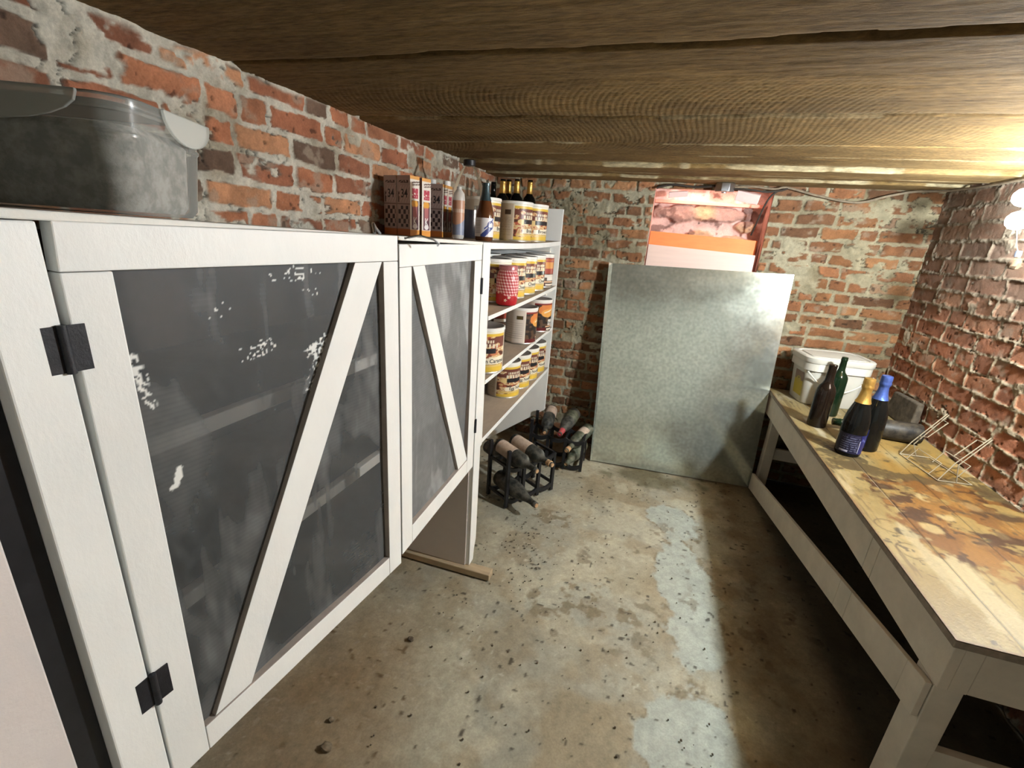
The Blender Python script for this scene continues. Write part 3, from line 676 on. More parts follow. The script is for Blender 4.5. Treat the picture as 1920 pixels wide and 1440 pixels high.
def make_can(kind, word, loc, az, lab, group, seed=1):
    key = (kind, word)
    if key in CANBASE:
        return dup(CANBASE[key], loc, az, lab, group)
    t = thing('food_can', lab, 'can', loc, group); OFF[t.name] = Vector((0, 0, 0)); t.rotation_euler = (0, 0, az)
    MB().lathe([(RC-.004, .001), (RC+.001, .0), (RC+.001, .004), (RC-.0006, .006), (RC-.0006, HC-.012), (RC-.002, HC-.010), (RC-.002, HC-.008), (0.001, HC-.008)], 48).build('body', M['tin'], t)
    lb = MB().lathe([(RC-.001, HC-.013), (RC+.0022, HC-.012), (RC+.0022, HC-.001), (RC+.0005, HC), (RC-.002, HC)], 48, cap=False)
    lb.lathe([(RC-.002, HC-.0), (RC-.006, HC-.003), (.001, HC-.0035)], 48, 1, cap=False)
    lb.build('lid', [M['lidwhite'], M['lidgrey']], t)
    na, nh = 241, 90
    a, h = np.meshgrid(np.linspace(-180, 180, na), np.linspace(0, 1, nh))
    c = {'yellow': col_yellow, 'pumpkin': col_pumpkin, 'red': col_red}[kind](a, h, seed)
    ar = np.radians(a); R = RC+.0003
    P = np.stack([R*np.cos(ar), R*np.sin(ar), .006+h*(HC-.019)], -1)
    grid_obj('label', P, c, M['label'], t)
    if word:
        vs, fs = text_mesh(word, .022, bold=.0004); b = MB(); w = []
        for p in vs:
            an = radians(18)+p.x/R; z = .006+(.272)*(HC-.019)+p.y*1.0+.06*p.x*0
            w.append(((R+.0004)*cos(an), (R+.0004)*sin(an), z))
        b.add(w, fs); b.build('lettering', M['ink'], t)
    CANBASE[key] = t
    return t
A = radians
# top shelf
g = 'food cans on the open shelves'
make_can('yellow', 'Brown Rice', (-.685, 2.194, 1.2865), A(-9), 'yellow topped food can on the top shelf, left one below the gold necked bottles', g)
make_can('yellow', 'Brown Rice', (-.648, 2.350, 1.288), A(-28), 'yellow topped food can at the far right end of the top shelf', g)
make_can('yellow', 'Brown Rice', (-.792, 2.04, 1.2865), A(5), 'yellow topped food can on the top shelf half hidden behind the brown beer bottle', g)
# second shelf
Z2 = 1.049
def z2(y): return 1.0385+(y-1.4955)/1.1035*.018-.004*sin(pi*(y-1.4955)/1.1035)
for i, (x, y, az) in enumerate(((-.690, 1.655, -40), (-.668, 1.862, -30), (-.648, 2.022, -32), (-.640, 2.182, -36), (-.636, 2.342, -30))):
    make_can('yellow', 'Cheese', (x, y, z2(y)), A(az),
             ['yellow topped food can on the second shelf just left of the red gingham jar', 'yellow topped food can on the second shelf directly behind the red gingham jar',
              'yellow topped food can on the second shelf, just right of the red gingham jar', 'yellow topped food can on the second shelf, second right of the red jar',
              'yellow topped food can on the second shelf, beside the red banded can'][i], g)
make_can('red', '', (-.628, 2.505, z2(2.5)), A(-34), 'red banded food can at the far right end of the second shelf', g, 5)
for i, (x, y) in enumerate(((-.865, 1.66), (-.845, 1.83), (-.83, 2.0), (-.825, 2.17))):
    make_can('yellow', 'Cheese', (x, y, z2(y)), A(-40+i*9),
             'yellow topped food can in the back row of the second shelf, only its lid showing', g)
# third shelf
def z3(y): return .8005+(y-1.4955)/1.1035*.016-.002*sin(pi*(y-1.4955)/1.1035)
make_can('yellow', 'Brown Caramel', (-.606, 1.628, z3(1.63)), A(-66), 'yellow food can at the near end of the third shelf beside the white post', g, 3)
make_can('pumpkin', 'Potato', (-.612, 2.165, z3(2.165)), A(12), 'white and orange food can in the middle of the third shelf', g, 4)
make_can('pumpkin', 'Potato', (-.610, 2.478, z3(2.478)), A(-20), 'white and orange food can at the far end of the third shelf', g, 4)
make_can('red', '', (-.80, 1.86, z3(1.86)), A(-50), 'red banded food can on the third shelf behind the near yellow can', g, 5)
make_can('red', '', (-.815, 2.36, z3(2.36)), A(-20), 'food can on the third shelf behind and between the two orange ones', g, 5)
# lowest shelf
z4 = .5655
for i, (x, y, az) in enumerate(((-.640, 2.025, -28), (-.632, 2.185, -40), (-.630, 2.345, -42), (-.628, 2.504, -45))):
    make_can('yellow', 'Egg Noodles', (x, y, z4), A(az),
             ['yellow bottomed food can nearest the viewer on the lowest shelf', 'yellow bottomed food can second from the front on the lowest shelf', 'yellow bottomed food can third from the front on the lowest shelf',
              'yellow bottomed food can farthest from the viewer on the lowest shelf'][i], g, 2)
# gingham jar
def make_jar():
    t = thing('gingham_jar', 'red gingham jar with white flowers at the front of the second shelf', 'jar', (-.572, 1.775, z2(1.775)+.001)); OFF[t.name] = Vector((0, 0, 0))
    prof = [(.0, .0), (.036, 0), (.041, .004), (.044, .02), (.0455, .06), (.046, .10), (.043, .118), (.037, .132), (.0345, .137), (.0345, .141)]
    nh = 110; zs = np.linspace(0, .141, nh); pr = np.array(prof[1:]); rr = np.interp(zs, pr[:, 1], pr[:, 0])
    a, z = np.meshgrid(np.linspace(-180, 180, 181), zs); ar = np.radians(a)
    R = np.interp(z, zs, rr)
    red = np.array((.42, .012, .018)); wht = np.array((.80, .62, .60)); mid = np.array((.62, .16, .17))
    p = np.mod((a+60*(z/.141))/15, 1) < .5; q = np.mod(z/.0115, 1) < .5
    c = np.where((p & q)[..., None], red*.8, np.where((p | q)[..., None], mid, wht))*np.ones(a.shape+(3,))
    low = z < .050+.012*np.sin(ar*2+.5); c[low] = red
    for k in range(12):
        ca = -180+k*30+12*(k % 2); cz = .05+.012*sin(2*radians(ca)+.5)-.004-.014*(k % 3 == 0)
        d = (((a-ca)/9)**2+((z-cz)/.0068)**2); th = np.arctan2(z-cz, (a-ca)*.0008)
        c[d < .55+.45*np.cos(5*th)] = (.80, .70, .66); c[d < .07] = (.75, .5, .08)
    grid_obj('body', np.stack([R*np.cos(ar), R*np.sin(ar), z], -1), c, M['label'], t)
    MB().lathe([(.0365, .138), (.038, .139), (.038, .154), (.036, .157), (.0, .157)], 32).build('lid', mat('red_lid', (.45, .16, .17), .3, metal=.3, noise=.2, nscale=60), t)
make_jar()
# --------------------------------------------- bottles
def prof_wine(h=.30, r=.0375): return [(.001, .004), (r*.6, .0), (r*.93, 0), (r, .005), (r, .185*h/.3), (r*.97, .198*h/.3), (r*.8, .213*h/.3), (r*.5, .226*h/.3), (r*.40, .238*h/.3), (r*.36, .28*h/.3), (r*.39, .2815*h/.3), (r*.39, .290*h/.3), (r*.36, .2915*h/.3), (r*.36, h), (r*.26, h), (.001, h-.004)]
def prof_champ(h=.306, r=.043): return [(.001, .008), (r*.6, .0), (r*.92, 0), (r, .006), (r*1.0, .115), (r*.98, .140), (r*.86, .170), (r*.66, .200), (r*.46, .228), (r*.36, .25), (r*.33, .275), (r*.37, .278), (r*.37, .288), (r*.34, .29), (r*.34, h-.004), (r*.25, h-.003), (.001, h-.003)]
def foil(prof, z0, grow=.0012, top=True):
    out = []
    pr = np.array([p for p in prof if p[1] >= 0]);
    zz = [z0]+[z for r, z in prof if z > z0 and r > .004]
    out = [(float(np.interp(z, pr[:, 1], pr[:, 0]))+grow, z) for z in zz]
    return out
def standing_bottle(name, lab, cat, loc, prof, m, group=None, fz=None, fm=None, rz=0.):
    t = thing(name, lab, cat, loc, group, rz); OFF[t.name] = Vector((0, 0, 0))
    MB().lathe(prof, 40).build('glass', m, t)
    if fz: MB().lathe(foil(prof, fz), 40).build('foil', fm, t)
    return t
# gold-necked bottles behind the cans on the top shelf
gn = [(-.800, 2.30), (-.745, 2.345), (-.715, 2.435), (-.655, 2.545)]
lg = ['leftmost of the four dark gold necked bottles behind the cans on the top shelf', 'second from left of the gold necked bottles behind the cans on the top shelf', 'third from left of the gold necked bottles behind the cans on the top shelf', 'rightmost gold necked bottle, standing apart at the end of the top shelf']
gp = None
for i, (x, y, h) in enumerate(((-.796, 2.30, .283), (-.832, 2.50, .303), (-.767, 2.44, .297), (-.722, 2.53, .303))):
    z = 1.287+.002*i; k = h/.295
    if gp is None:
        gp = standing_bottle('wine_bottle', lg[0], 'bottle', (x, y, z), prof_wine(.295, .0365), M['wine'], 'gold necked bottles on the top shelf', .228, M['goldfoil']); gp.scale = (1, 1, k)
    else: dup(gp, (x, y, z), 0, lg[i], None, (1, 1, k))
standing_bottle('wine_bottle', 'unfoiled dark bottle behind the beer bottle, left of the gold necked bottles', 'bottle', (-.882, 2.40, 1.287), prof_wine(.28, .036), M['wine'])
# beer bottle with white and blue label
def beer():
    t = thing('beer_bottle', 'brown beer bottle with white and blue label at the corner of the cabinet top', 'bottle', (-.588, 1.529, 1.287)); OFF[t.name] = Vector((0, 0, 0))
    r = .0305; H_ = .185
    prof = [(.001, .003), (r*.9, 0), (r, .005), (r, .082), (r*.92, .098), (r*.66, .124), (r*.46, .145), (r*.40, .160), (r*.38, .174), (r*.42, .175), (r*.42, .183), (r*.3, .1835), (.001, .183)]
    MB().lathe(prof, 36).build('glass', M['brownglass'], t)
    MB().lathe(foil(prof, .128, .001)+[(.001, .1845)], 36).build('foil', mat('dark_blue_grey_foil', (.055, .085, .095), .3, metal=.5, noise=.3, nscale=40), t)
    a, h = np.meshgrid(np.linspace(-180, 40, 140), np.linspace(0, 1, 70)); ar = np.radians(a)
    c = np.ones(a.shape+(3,))*np.array((.72, .69, .69))
    ln = (a < -95) & (np.mod(h*11, 1) < .4) & (h > .15) & (h < .85) & (a > -150); c[ln] = (.42, .40, .42)
    x = (a+45)/60; dg = h-.45-.5*x
    c[(np.abs(dg+.12) < .17) & (a > -92) & (h < .52)] = (.03, .05, .20)
    c[(np.abs(dg-.17) < .05) & (a > -70)] = (.05, .08, .28)
    ring = np.abs(np.sqrt(((a+25)/22)**2+((h-.62)/.2)**2)-1) < .22; c[ring] = (.04, .06, .2)
    grid_obj('label', np.stack([(r+.0006)*np.cos(ar), (r+.0006)*np.sin(ar), .014+h*.060], -1), c, M['label'], t)
beer()
# big glass jug with dark liquid
def jug():
    t = thing('glass_jug', 'big dusty glass jug half full of dark liquid against the brick wall', 'jug', (-.784, 1.842, zt(1.84))); OFF[t.name] = Vector((0, 0, 0)); t.scale = (1.15, 1.15, 1.15)
    k = 1.
    prof = [(.036, 0), (.048, .005), (.052, .014), (.054, .05), (.054, .160), (.051, .174), (.040, .205), (.028, .226), (.021, .236), (.018, .240), (.018, .254)]
    MB().lathe(prof, 40, cap=False).build('glass', M['jugglass'], t)
    MB().lathe([(.001, .001), (.0365, .0005), (.0485, .005), (.0526, .014), (.0546, .05), (.0546, .098), (.053, .0985), (.001, .0985)], 40).build('dark_liquid', mat('dark_liquid', (.014, .014, .02), .2), t)
    MB().lathe([(.019, .242), (.021, .243), (.021, .259), (.019, .261), (.001, .261)], 24).build('cap', M['black'], t)
    MB().tube([(.018, 0, .236), (.034, .0, .232), (.040, 0, .218), (.034, 0, .204)], .0045, 10).build('handle', M['jugglass'], t)
jug()
# translucent plastic bottle with an orange label, left of the jug
def plasticbottle():
    t = thing('plastic_bottle', 'cloudy plastic bottle with orange and blue label between cartons and glass jug', 'bottle', (-.775, 1.730, zt(1.73))); OFF[t.name] = Vector((0, 0, 0)); t.scale = (.95, .95, 1.2)
    MB().lathe([(.001, .002), (.021, 0), (.024, .006), (.024, .125), (.022, .138), (.013, .147), (.010, .150), (.010, .158), (.001, .159)], 32).build('body', M['whiteplastic'], t)
    a, h = np.meshgrid(np.linspace(-180, 180, 140), np.linspace(0, 1, 60)); ar = np.radians(a)
    c = np.ones(a.shape+(3,))*np.array((.50, .27, .17)); c[h < .45+.15*np.sin(ar)] = (.22, .26, .36)
    c[(np.abs(h-.7) < .05) & (np.sin(a*.4) > 0)] = (.7, .6, .5)
    grid_obj('label', np.stack([.0245*np.cos(ar), .0245*np.sin(ar), .012+h*.105], -1), c, M['label'], t)
plasticbottle()
# --------------------------------------------- cartons
def carton_color_side(u, v):      # u 0..1 across, v 0..1 up  (brown faces)
    c = np.ones(u.shape+(3,))*np.array((.40, .29, .25))
    st = (np.mod(u*5-v*9, 1) < .30) & (v > .56) & (v < .84) & (u > .15); c[st] = (.50, .37, .33)
    dm = (np.abs(np.mod(u*2.6+v*6.2, 1)-.5)+np.abs(np.mod(u*2.6-v*6.2, 1)-.5) > .52) & (v > .15) & (v < .50) & (u > .08) & (u < .92)
    c[dm] = (.035, .02, .02)
    tx = (np.abs(v-.90) < .022) & (u > .12) & (u < .86) & (vn(u*16, v*60, 5) > .33); c[tx] = (.05, .025, .02)
    c[(np.abs(v-.535) < .010)] = (.17, .10, .08)
    vt = (u > .08) & (u < .20) & (v > .56) & (v < .74) & (vn(u*20, v*34, 6) > .42); c[vt] = (.07, .035, .03)
    c[v < .115] = (.46, .135, .03)
    return c
def carton_color_front(u, v):
    c = np.ones(u.shape+(3,))*np.array((.80, .73, .64))
    inn = (u > .16) & (u < .90) & (v > .115) & (v < .60); c[inn] = (.13, .055, .07)
    ob = inn & ((((u-.5)/.33)**2+((v-.545)/.075)**2) < 1); c[ob] = (.80, .38, .06)
    mid = inn & (np.abs(u-.52) < .22) & (v > .28) & (v < .50); c[mid] = (.45, .15, .15)
    lt = (u > .22) & (u < .86) & (v > .635) & (v < .80) & (vn(u*9, v*42, 8) > .22); c[lt] = (.50, .06, .09)
    ov = (((u-.53)/.25)**2+((v-.165)/.042)**2) < 1; c[ov] = (.82, .78, .76)
    dk = (np.abs(v-(.885+.03*u)) < .012) & (u > .2); c[dk] = (.16, .10, .08)
    dk = (np.abs(v-(.845+.03*u)) < .010) & (u > .2); c[dk] = (.16, .10, .08)
    c[v > .945] = (.74, .36, .10); c[v < .105] = (.78, .34, .07)
    return c
CW, CD, CH = .061, .050, .2025      # carton: side face width (along X), front face width (along Y), height
def make_carton(loc, rz, lab, grp):
    t = thing('carton', lab, 'carton', loc, grp, rz); OFF[t.name] = Vector((0, 0, 0))
    MB().box(-CW/2+.0004, CW/2-.0004, -CD/2+.0004, CD/2-.0004, 0, CH).build('box', mat('carton_board', (.40, .17, .06), .6, noise=.1), t)
    def face(name, o, ux, fn, nu):
        u, v = np.meshgrid(np.linspace(0, 1, nu), np.linspace(0, 1, 120))
        P = np.array(o)+u[..., None]*np.array(ux)+v[..., None]*np.array((0, 0, CH)); grid_obj(name, P, fn(u, v), M['label'], t)
    face('side_print', (-CW/2, -CD/2-.0003, 0), (CW, 0, 0), carton_color_side, 70)
    face('front_print', (CW/2+.0003, -CD/2, 0), (0, CD, 0), carton_color_front, 46)
    for txt, size, org, ux, m in (('K', .040, (CW/2+.0008, 0.001, CH*.245), Vector((0, 1, 0)), M['inkwhite']), ('34', .040, (.004, -CD/2-.0008, CH*.70), Vector((1, 0, 0)), M['ink'])):
        vs, fs = text_mesh(txt, size, bold=.0006)
        MB().add([Vector(org)+ux*p.x*.8+Vector((0, 0, p.y)) for p in vs], fs).build('lettering', m, t)
    return t
gc = 'printed cartons on top of the shelves'
ct = make_carton((-.669*1.35, 1.163*1.35, zt(1.57)), A(-12), 'orange fronted carton at the near end of the row on top of the shelves', gc)
for (x, y, rz, lab) in ((-.7155, 1.173, -12, 'brown patterned carton against the brick wall left of the nearest orange one'),
                        (-.659, 1.209, -12, 'orange fronted carton second in the row, behind the nearest one'),
                        (-.670, 1.342, 3, 'orange fronted carton after the gap in the middle of the row'),
                        (-.672, 1.381, 3, 'orange fronted carton at the right end beside the cloudy plastic bottle')):
    dup(ct, (x*1.35, y*1.35, zt(y*1.35)), A(rz), lab)
def capbottle(loc, h, lab, m):
    t = thing('capped_bottle', lab, 'bottle', loc, None); OFF[t.name] = Vector((0, 0, 0))
    MB().lathe([(.001, .002), (.024, 0), (.027, .008), (.027, h-.066), (.025, h-.048), (.014, h-.034), (.014, h-.016)], 28).build('body', m, t)
    MB().lathe([(.0165, h-.029), (.017, h-.028), (.017, h-.001), (.0155, h), (.001, h)], 24).build('cap', M['cap'], t)
M['darkplastic'] = mat('dark_brown_plastic', (.05, .022, .014), .35)
capbottle((-.961, 1.712, zt(1.71)), .213, 'white capped bottle behind the second orange carton', M['darkplastic'])
capbottle((-.975, 1.895, zt(1.9)), .229, 'white capped bottle behind the third orange carton', M['darkplastic'])
capbottle((-.962, 2.012, zt(2.0)), .236, 'brown bottle with bright white cap behind the last carton', M['darkplastic'])
# --------------------------------------------- clear plastic bin on the cabinet top
def rrect(w, d, r, n=8):
    out = []
    for cx, cy, a0 in ((w/2-r, d/2-r, 0), (-w/2+r, d/2-r, pi/2), (-w/2+r, -d/2+r, pi), (w/2-r, -d/2+r, 3*pi/2)):
        for k in range(n+1):
            a = a0+pi/2*k/n; out.append((cx+r*cos(a), cy+r*sin(a)))
    return out
def loft(levels, m=None, cap0=True, cap1=True, mb=None, mi=0, n=8):
    """levels: (w,d,r,z)"""
    b = mb or MB(); vs = []; fs = []
    for w, d, r, z in levels: vs += [(x, y, z) for x, y in rrect(w, d, r, n)]
    k = 4*(n+1)
    for i in range(len(levels)-1):
        for j in range(k): fs.append((i*k+j, i*k+(j+1) % k, (i+1)*k+(j+1) % k, (i+1)*k+j))
    if cap0: fs.append(list(range(k))[::-1])
    if cap1: fs.append([(len(levels)-1)*k+j for j in range(k)])
    b.add(vs, fs, mi, True); return b
BW, BD, BH = .40, .175, .124
bin_rz = A(24)
binc = Vector((-.794, .398, 1.3045))
bt = thing('storage_bin', 'clear plastic lidded bin on the cabinet top at the left edge', 'storage bin', binc, None, bin_rz); OFF[bt.name] = Vector((0, 0, 0))
loft([(BW-.03, BD-.03, .030, 0), (BW-.018, BD-.018, .034, .008), (BW-.004, BD-.004, .036, .082), (BW-.001, BD-.001, .036, .084), (BW-.001, BD-.001, .036, .087), (BW-.004, BD-.004, .036, .089), (BW, BD, .036, BH-.012)], cap1=False).build('tub', M['clear'], bt)
loft([(BW+.004, BD+.004, .037, BH-.016), (BW+.006, BD+.006, .038, BH-.012), (BW+.006, BD+.006, .038, BH-.002), (BW, BD, .036, BH), (BW-.03, BD-.03, .03, BH), (BW-.036, BD-.036, .03, BH-.004)], cap0=False).build('lid', M['clear'], bt)
def latch(cx, cy, nx, ny, w, h=.040):
    tx, ty = -ny, nx; pts = []
    for k in range(13):
        a = pi+pi*k/12; pts.append((w/2*cos(a)*(1 if True else 1), h*sin(a)**1.0))
    pts = [(-w/2, .003)]+[(x*1.0, -abs(z)**1.0) for x, z in pts]+[(w/2, .003)]
    P = [(cx+tx*x, cy+ty*x, BH-.004+z) for x, z in pts]
    MB().prism(P, (nx*.004, ny*.004, 0)).build('latch', M['cleartab'], bt, bevel=.001)
latch(.062, -BD/2-.0045, 0, -1, .20, .032); latch(BW/2+.0045, .026, 1, 0, .105, .032); latch(0, BD/2+.0045, 0, 1, .20, .045)
fl = MB(); loft([(BW-.046, BD-.046, .026, .004), (BW-.036, BD-.036, .03, .012), (BW-.026, BD-.026, .03, .088), (BW-.04, BD-.04, .03, .098)], mb=fl)
fo = fl.build('grey_filling', M['filling']); fo.location = binc; fo.rotation_euler = (0, 0, bin_rz)
tag(fo, 'mottled grey loose filling inside the clear plastic bin', 'filling', None, 'stuff')
# --------------------------------------------- wine racks and dusty bottles on the floor
def make_rack(loc, rz, n, lab, levels, tall):
    """stackable rack: wavy rails (front and back) joined by posts; u along the row, w depth"""
    t = thing('wine_rack', lab, 'wine rack', loc, 'black wine racks on the floor', rz); OFF[t.name] = Vector((0, 0, 0))
    pitch = .105; W = pitch*n; D = .15
    for z in levels:
        for y in (0, D):
            up = []; lo = []
            for k in range(n*12+1):
                u = k/12*pitch; zz = z-.022*sin(pi*(u % pitch)/pitch)**.8; up.append((u, y, zz+.012)); lo.append((u, y, zz-.012))
            MB().prism(up+lo[::-1], (0, .012, 0)).build('wavy_rail', M['black'], t, bevel=.001)
        for k in range(n+1): MB().box(k*pitch-.006, k*pitch+.006, .0135, D-.0015, z-.004, z+.010).build('cross_bar', M['black'], t, bevel=.001)
    for k in range(n+1):
        for y in (0, D):
            top = tall if k == 0 else levels[-1]+.005
            MB().box(k*pitch-.009, k*pitch+.009, y-.001, y+.014, 0.002, top).build('post', M['black'], t, bevel=.001)
    return t
hd = A(90-33.4)
make_rack((-.545, 1.905, 0), hd, 3, 'black plastic wine rack nearer the viewer, beside the white post', (.045, .222), .318)
make_rack((-.575, 2.425, 0), A(2), 3, 'black plastic wine rack farther back, against the brick wall', (.035, .195), .285)
def lying(name, lab, neck, base, prof, m, fz=None, fm=None, label=None, lm=None, cork=True, group=None, roll=0.):
    """neck, base: centres of the two ends"""
    nk = Vector(neck); bs = Vector(base); ax = (nk-bs).normalized()
    t = thing(name, lab, 'bottle', bs, group); OFF[t.name] = Vector((0, 0, 0))
    q = ax.to_track_quat('Z', 'Y').to_matrix().to_4x4()
    MB().lathe(prof, 36, M4=q).build('glass', m, t)
    h = prof[-2][1]
    if fz: MB().lathe(foil(prof, fz, .001), 32, M4=q).build('foil', fm, t)
    if cork: MB().lathe([(prof[-2][0]*.98, h-.012), (prof[-2][0]*.98, h+.004), (.001, h+.004)], 20, M4=q).build('cork', M['cork'], t)
    if label:
        upv = q.to_3x3().transposed() @ Vector((0, 0, 1)); roll += atan2(upv.y, upv.x)
        z0, z1 = label; r = max(p[0] for p in prof)+.0007
        vs = []; fs = []; na = 34
        for j in range(8):
            for k in range(na+1):
                a = roll-1.9+3.8*k/na; vs.append(q @ Vector((r*cos(a), r*sin(a), z0+(z1-z0)*j/7)))
        for j in range(7):
            for k in range(na): fs.append((j*(na+1)+k, j*(na+1)+k+1, (j+1)*(na+1)+k+1, (j+1)*(na+1)+k))
        MB().add(vs, fs, 0, True).build('label', lm or M['paperlabel'], t)
    return t
ax1 = Vector((.835, -.55, 0))
def rackpos(k, z, s0):     # k-th slot of the near rack; returns neck, base
    o = Vector((-.545, 1.905, 0))+Vector((.5505, .8349, 0))*(.105*(k+.5)); L = .29
    return o+ax1*s0+Vector((0, 0, z)), o+ax1*(s0-L)+Vector((0, 0, z+.012))
n0, b0 = rackpos(0, .262, .135); lying('wine_bottle', 'dusty bottle with brown paper label on the near rack, left one on top', n0, b0, prof_wine(.295, .0385), M['dusty'], label=(.02, .135), roll=0)
n0, b0 = rackpos(1, .262, .130); lying('wine_bottle', 'dusty bottle with brown paper label on the near rack, right one on top', n0, b0, prof_wine(.295, .0385), M['dusty'], label=(.02, .135), roll=0, fz=.262, fm=M['cork'])
n0, b0 = rackpos(0, .084, .150); lying('wine_bottle', 'dusty dark bottle lying in the bottom row of the near rack', n0, b0, prof_champ(.30, .043), M['dusty'])
n0, b0 = rackpos(0, .165, .02); lying('wine_bottle', 'dark bottle set deep in the middle of the near rack, mostly hidden', n0+Vector((-.02, .09, 0)), b0+Vector((-.02, .09, 0)), prof_wine(.28, .036), M['dusty'])
lying('wine_bottle', 'dark bottle with pale paper label on the far rack, leftmost', (-.488, 2.40, .225), (-.515, 2.69, .265), prof_wine(.29, .0375), M['dusty'], label=(.015, .10), roll=0)
lying('wine_bottle', 'dusty green bottle with red foil neck on top of the far rack', (-.398, 2.385, .235), (-.365, 2.675, .272), prof_champ(.29, .041), M['dusty'], fz=.235, fm=M['redfoil'], cork=False, label=(.04, .12), lm=M['dusty_green'])
lying('wine_bottle', 'dusty green bottle at the right end of the far rack, upper one', (-.345, 2.375, .150), (-.262, 2.65, .195), prof_wine(.29, .0385), M['dusty_green'], label=(.05, .11), roll=.9, fz=.258, fm=M['cork'])
lying('wine_bottle', 'dusty green bottle at the right end of the far rack, lower one', (-.338, 2.385, .062), (-.290, 2.66, .075), prof_champ(.285, .041), M['dusty_green'])
# --------------------------------------------- workbench
wb = thing('workbench', 'long low white painted workbench along the right brick wall', 'workbench', (.96, 1.9, 0))
BX0, BX1, BY0, BY1, BZ = .700, 1.222, .978, 2.80, .584
def benchtop():
    res = .0028; nu = int((BX1-BX0)/res)+1; nv = int((BY1-BY0)/res)+1
    x, y = np.meshgrid(np.linspace(BX0, BX1, nu), np.linspace(BY0, BY1, nv))
    joints = np.array((.826, .995)); dj = np.min(np.abs((x+.002*(fbm(x*0+3, y*6, 3, 2)-.5))[..., None]-joints), -1)
    g = fbm(x*40, y*4, 5, 91); n = fbm(x*6, y*6, 5, 92); n2 = fbm(x*18, y*14, 5, 93)
    K = lambda *t: np.array(t)*np.ones_like(C0)
    C0 = np.ones(x.shape+(3,))
    c = mixc(K(.235, .185, .085), K(.29, .245, .135), ss(.35, .65, n))
    yl = ss(.38, .62, fbm(x*5+2, y*3, 4, 94))*ss(2.6, 2.0, y); c = mixc(c, K(.25, .150, .034), .8*yl)
    fl_ = fbm(x*13, y*5, 5, 110); fm_ = fbm(x*9+3*n, y*13, 5, 96)
    r = np.sqrt(((x-1.03)/.25)**2+((y-1.53)/.31)**2)+.75*(fbm(x*8, y*6, 5, 95)-.5)
    sp = ss(1.12, .96, r+.55*(fbm(x*34, y*26, 4, 195)-.5))
    c = mixc(c, K(.150, .064, .013), .92*sp)
    c = mixc(c, K(.235, .125, .033), .8*sp*ss(.50, .62, fbm(x*16, y*12, 5, 104)))
    fm_ = fm_+.35*(fbm(x*50, y*50, 3, 196)-.5); c = mixc(c, K(.050, .022, .008), .9*sp*ss(.50, .60, fm_))
    c = mixc(c, K(.27, .205, .09), .8*sp*ss(.60, .68, fbm(x*11, y*18, 5, 106)))
    gr = ss(.48, .60, fbm(x*10, y*16, 5, 97)+.3*(fbm(x*60, y*60, 3, 197)-.5))*ss(.34, .12, np.abs(y-1.88)+.1*(n-.5)); c = mixc(c, K(.07, .052, .028), .85*gr)
    rings = [(.952, 1.663, .040, .95, .35), (.950, 1.550, .034, .95, .2), (.873, 1.455, .038, .85, .6), (.752, 1.416, .034, .35, .9), (.761, 1.299, .036, .75, .95), (.777, 1.234, .040, .15, .75), (1.03, 1.76, .036, .5, .4), (1.07, 1.66, .036, .35, .3),
             (.778, 1.365, .026, .8, .3), (1.05, 1.50, .037, .2, .4), (1.08, 1.42, .040, .1, .5), (.90, 1.74, .035, .4, .4), (1.13, 1.57, .036, .3, .3), (.97, 1.42, .034, .15, .35)]
    for k, (cx, cy, rr, fl, rg) in enumerate(rings):
        d = np.sqrt((x-cx)**2+(y-cy)**2)+.006*(fbm(x*30, y*30, 4, 150+k)-.5)
        c = mixc(c, K(.36, .30, .185), ss(rr*.9, rr*.55, d)*fl*ss(.3, .55, fbm(x*26, y*26, 5, 170+k)))
        c = mixc(c, K(.075, .045, .015), rg*.8*ss(.0036, .0008, np.abs(d-rr))*ss(.30, .52, fbm(x*40, y*40, 3, 98+k)))
    db = ss(1, .7, np.sqrt(((x-.79)/.035)**2+((y-1.395)/.022)**2)+.9*(n2-.5)); c = mixc(c, K(.035, .028, .018), .85*db)
    c = mixc(c, K(.055, .045, .03), .8*ss(.70, .78, fbm(x*55, y*40, 3, 99))*ss(.4, .6, n))
    c = mixc(c, K(.09, .06, .03), .6*ss(.66, .74, g))
    c = mixc(c, K(.38, .35, .27), .8*ss(.54, .66, fbm(x*14, y*4, 5, 103))*(1-sp)*(1-.6*gr))
    edge = np.minimum(x-BX0, y-BY0); c = mixc(c, np.array((.20, .14, .08))*np.ones_like(c), ss(.010, .002, edge+.010*(n2-.5)))
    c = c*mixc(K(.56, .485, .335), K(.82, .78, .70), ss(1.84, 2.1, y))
    c = c*(1-.8*ss(.0022, .0008, dj))[..., None]
    c = c*(.82+.36*g)[..., None]
    z = BZ+(g-.5)*.0014-.003*ss(.0025, .0008, dj)
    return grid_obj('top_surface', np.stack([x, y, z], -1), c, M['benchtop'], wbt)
wbt = MB().box(BX0, BX1, BY0, BY1, BZ-.020, BZ-.0025).build('top', M['endgrain'], wb, bevel=.0015)
benchtop()
FX = .709
for y0, y1 in ((.985, 1.334), (1.336, 1.384), (1.3865, 2.79)):
    MB().box(FX, FX+.02, y0, y1, .448, BZ-.021).build('front_apron', M['bench_paint'], wb, bevel=.0015)
MB().box(FX+.055, 1.215, .987, 1.006, .448, BZ-.021).build('end_apron', M['bench_paint'], wb, bevel=.0015)
MB().box(FX+.0205, FX+.054, .986, 1.05, .448, BZ-.021).build('corner_block', M['bench_paint'], wb, bevel=.001)
MB().box(FX+.001, FX+.055, .992, 1.06, 0.002, .447).build('leg', M['bench_paint'], wb, bevel=.002)
MB().box(FX+.022, FX+.07, 2.66, 2.72, 0.002, .56).build('leg', M['bench_paint'], wb, bevel=.002)
MB().box(1.155, 1.21, 1.008, 1.06, 0.002, BZ-.022).build('leg', M['bench_paint'], wb, bevel=.002)
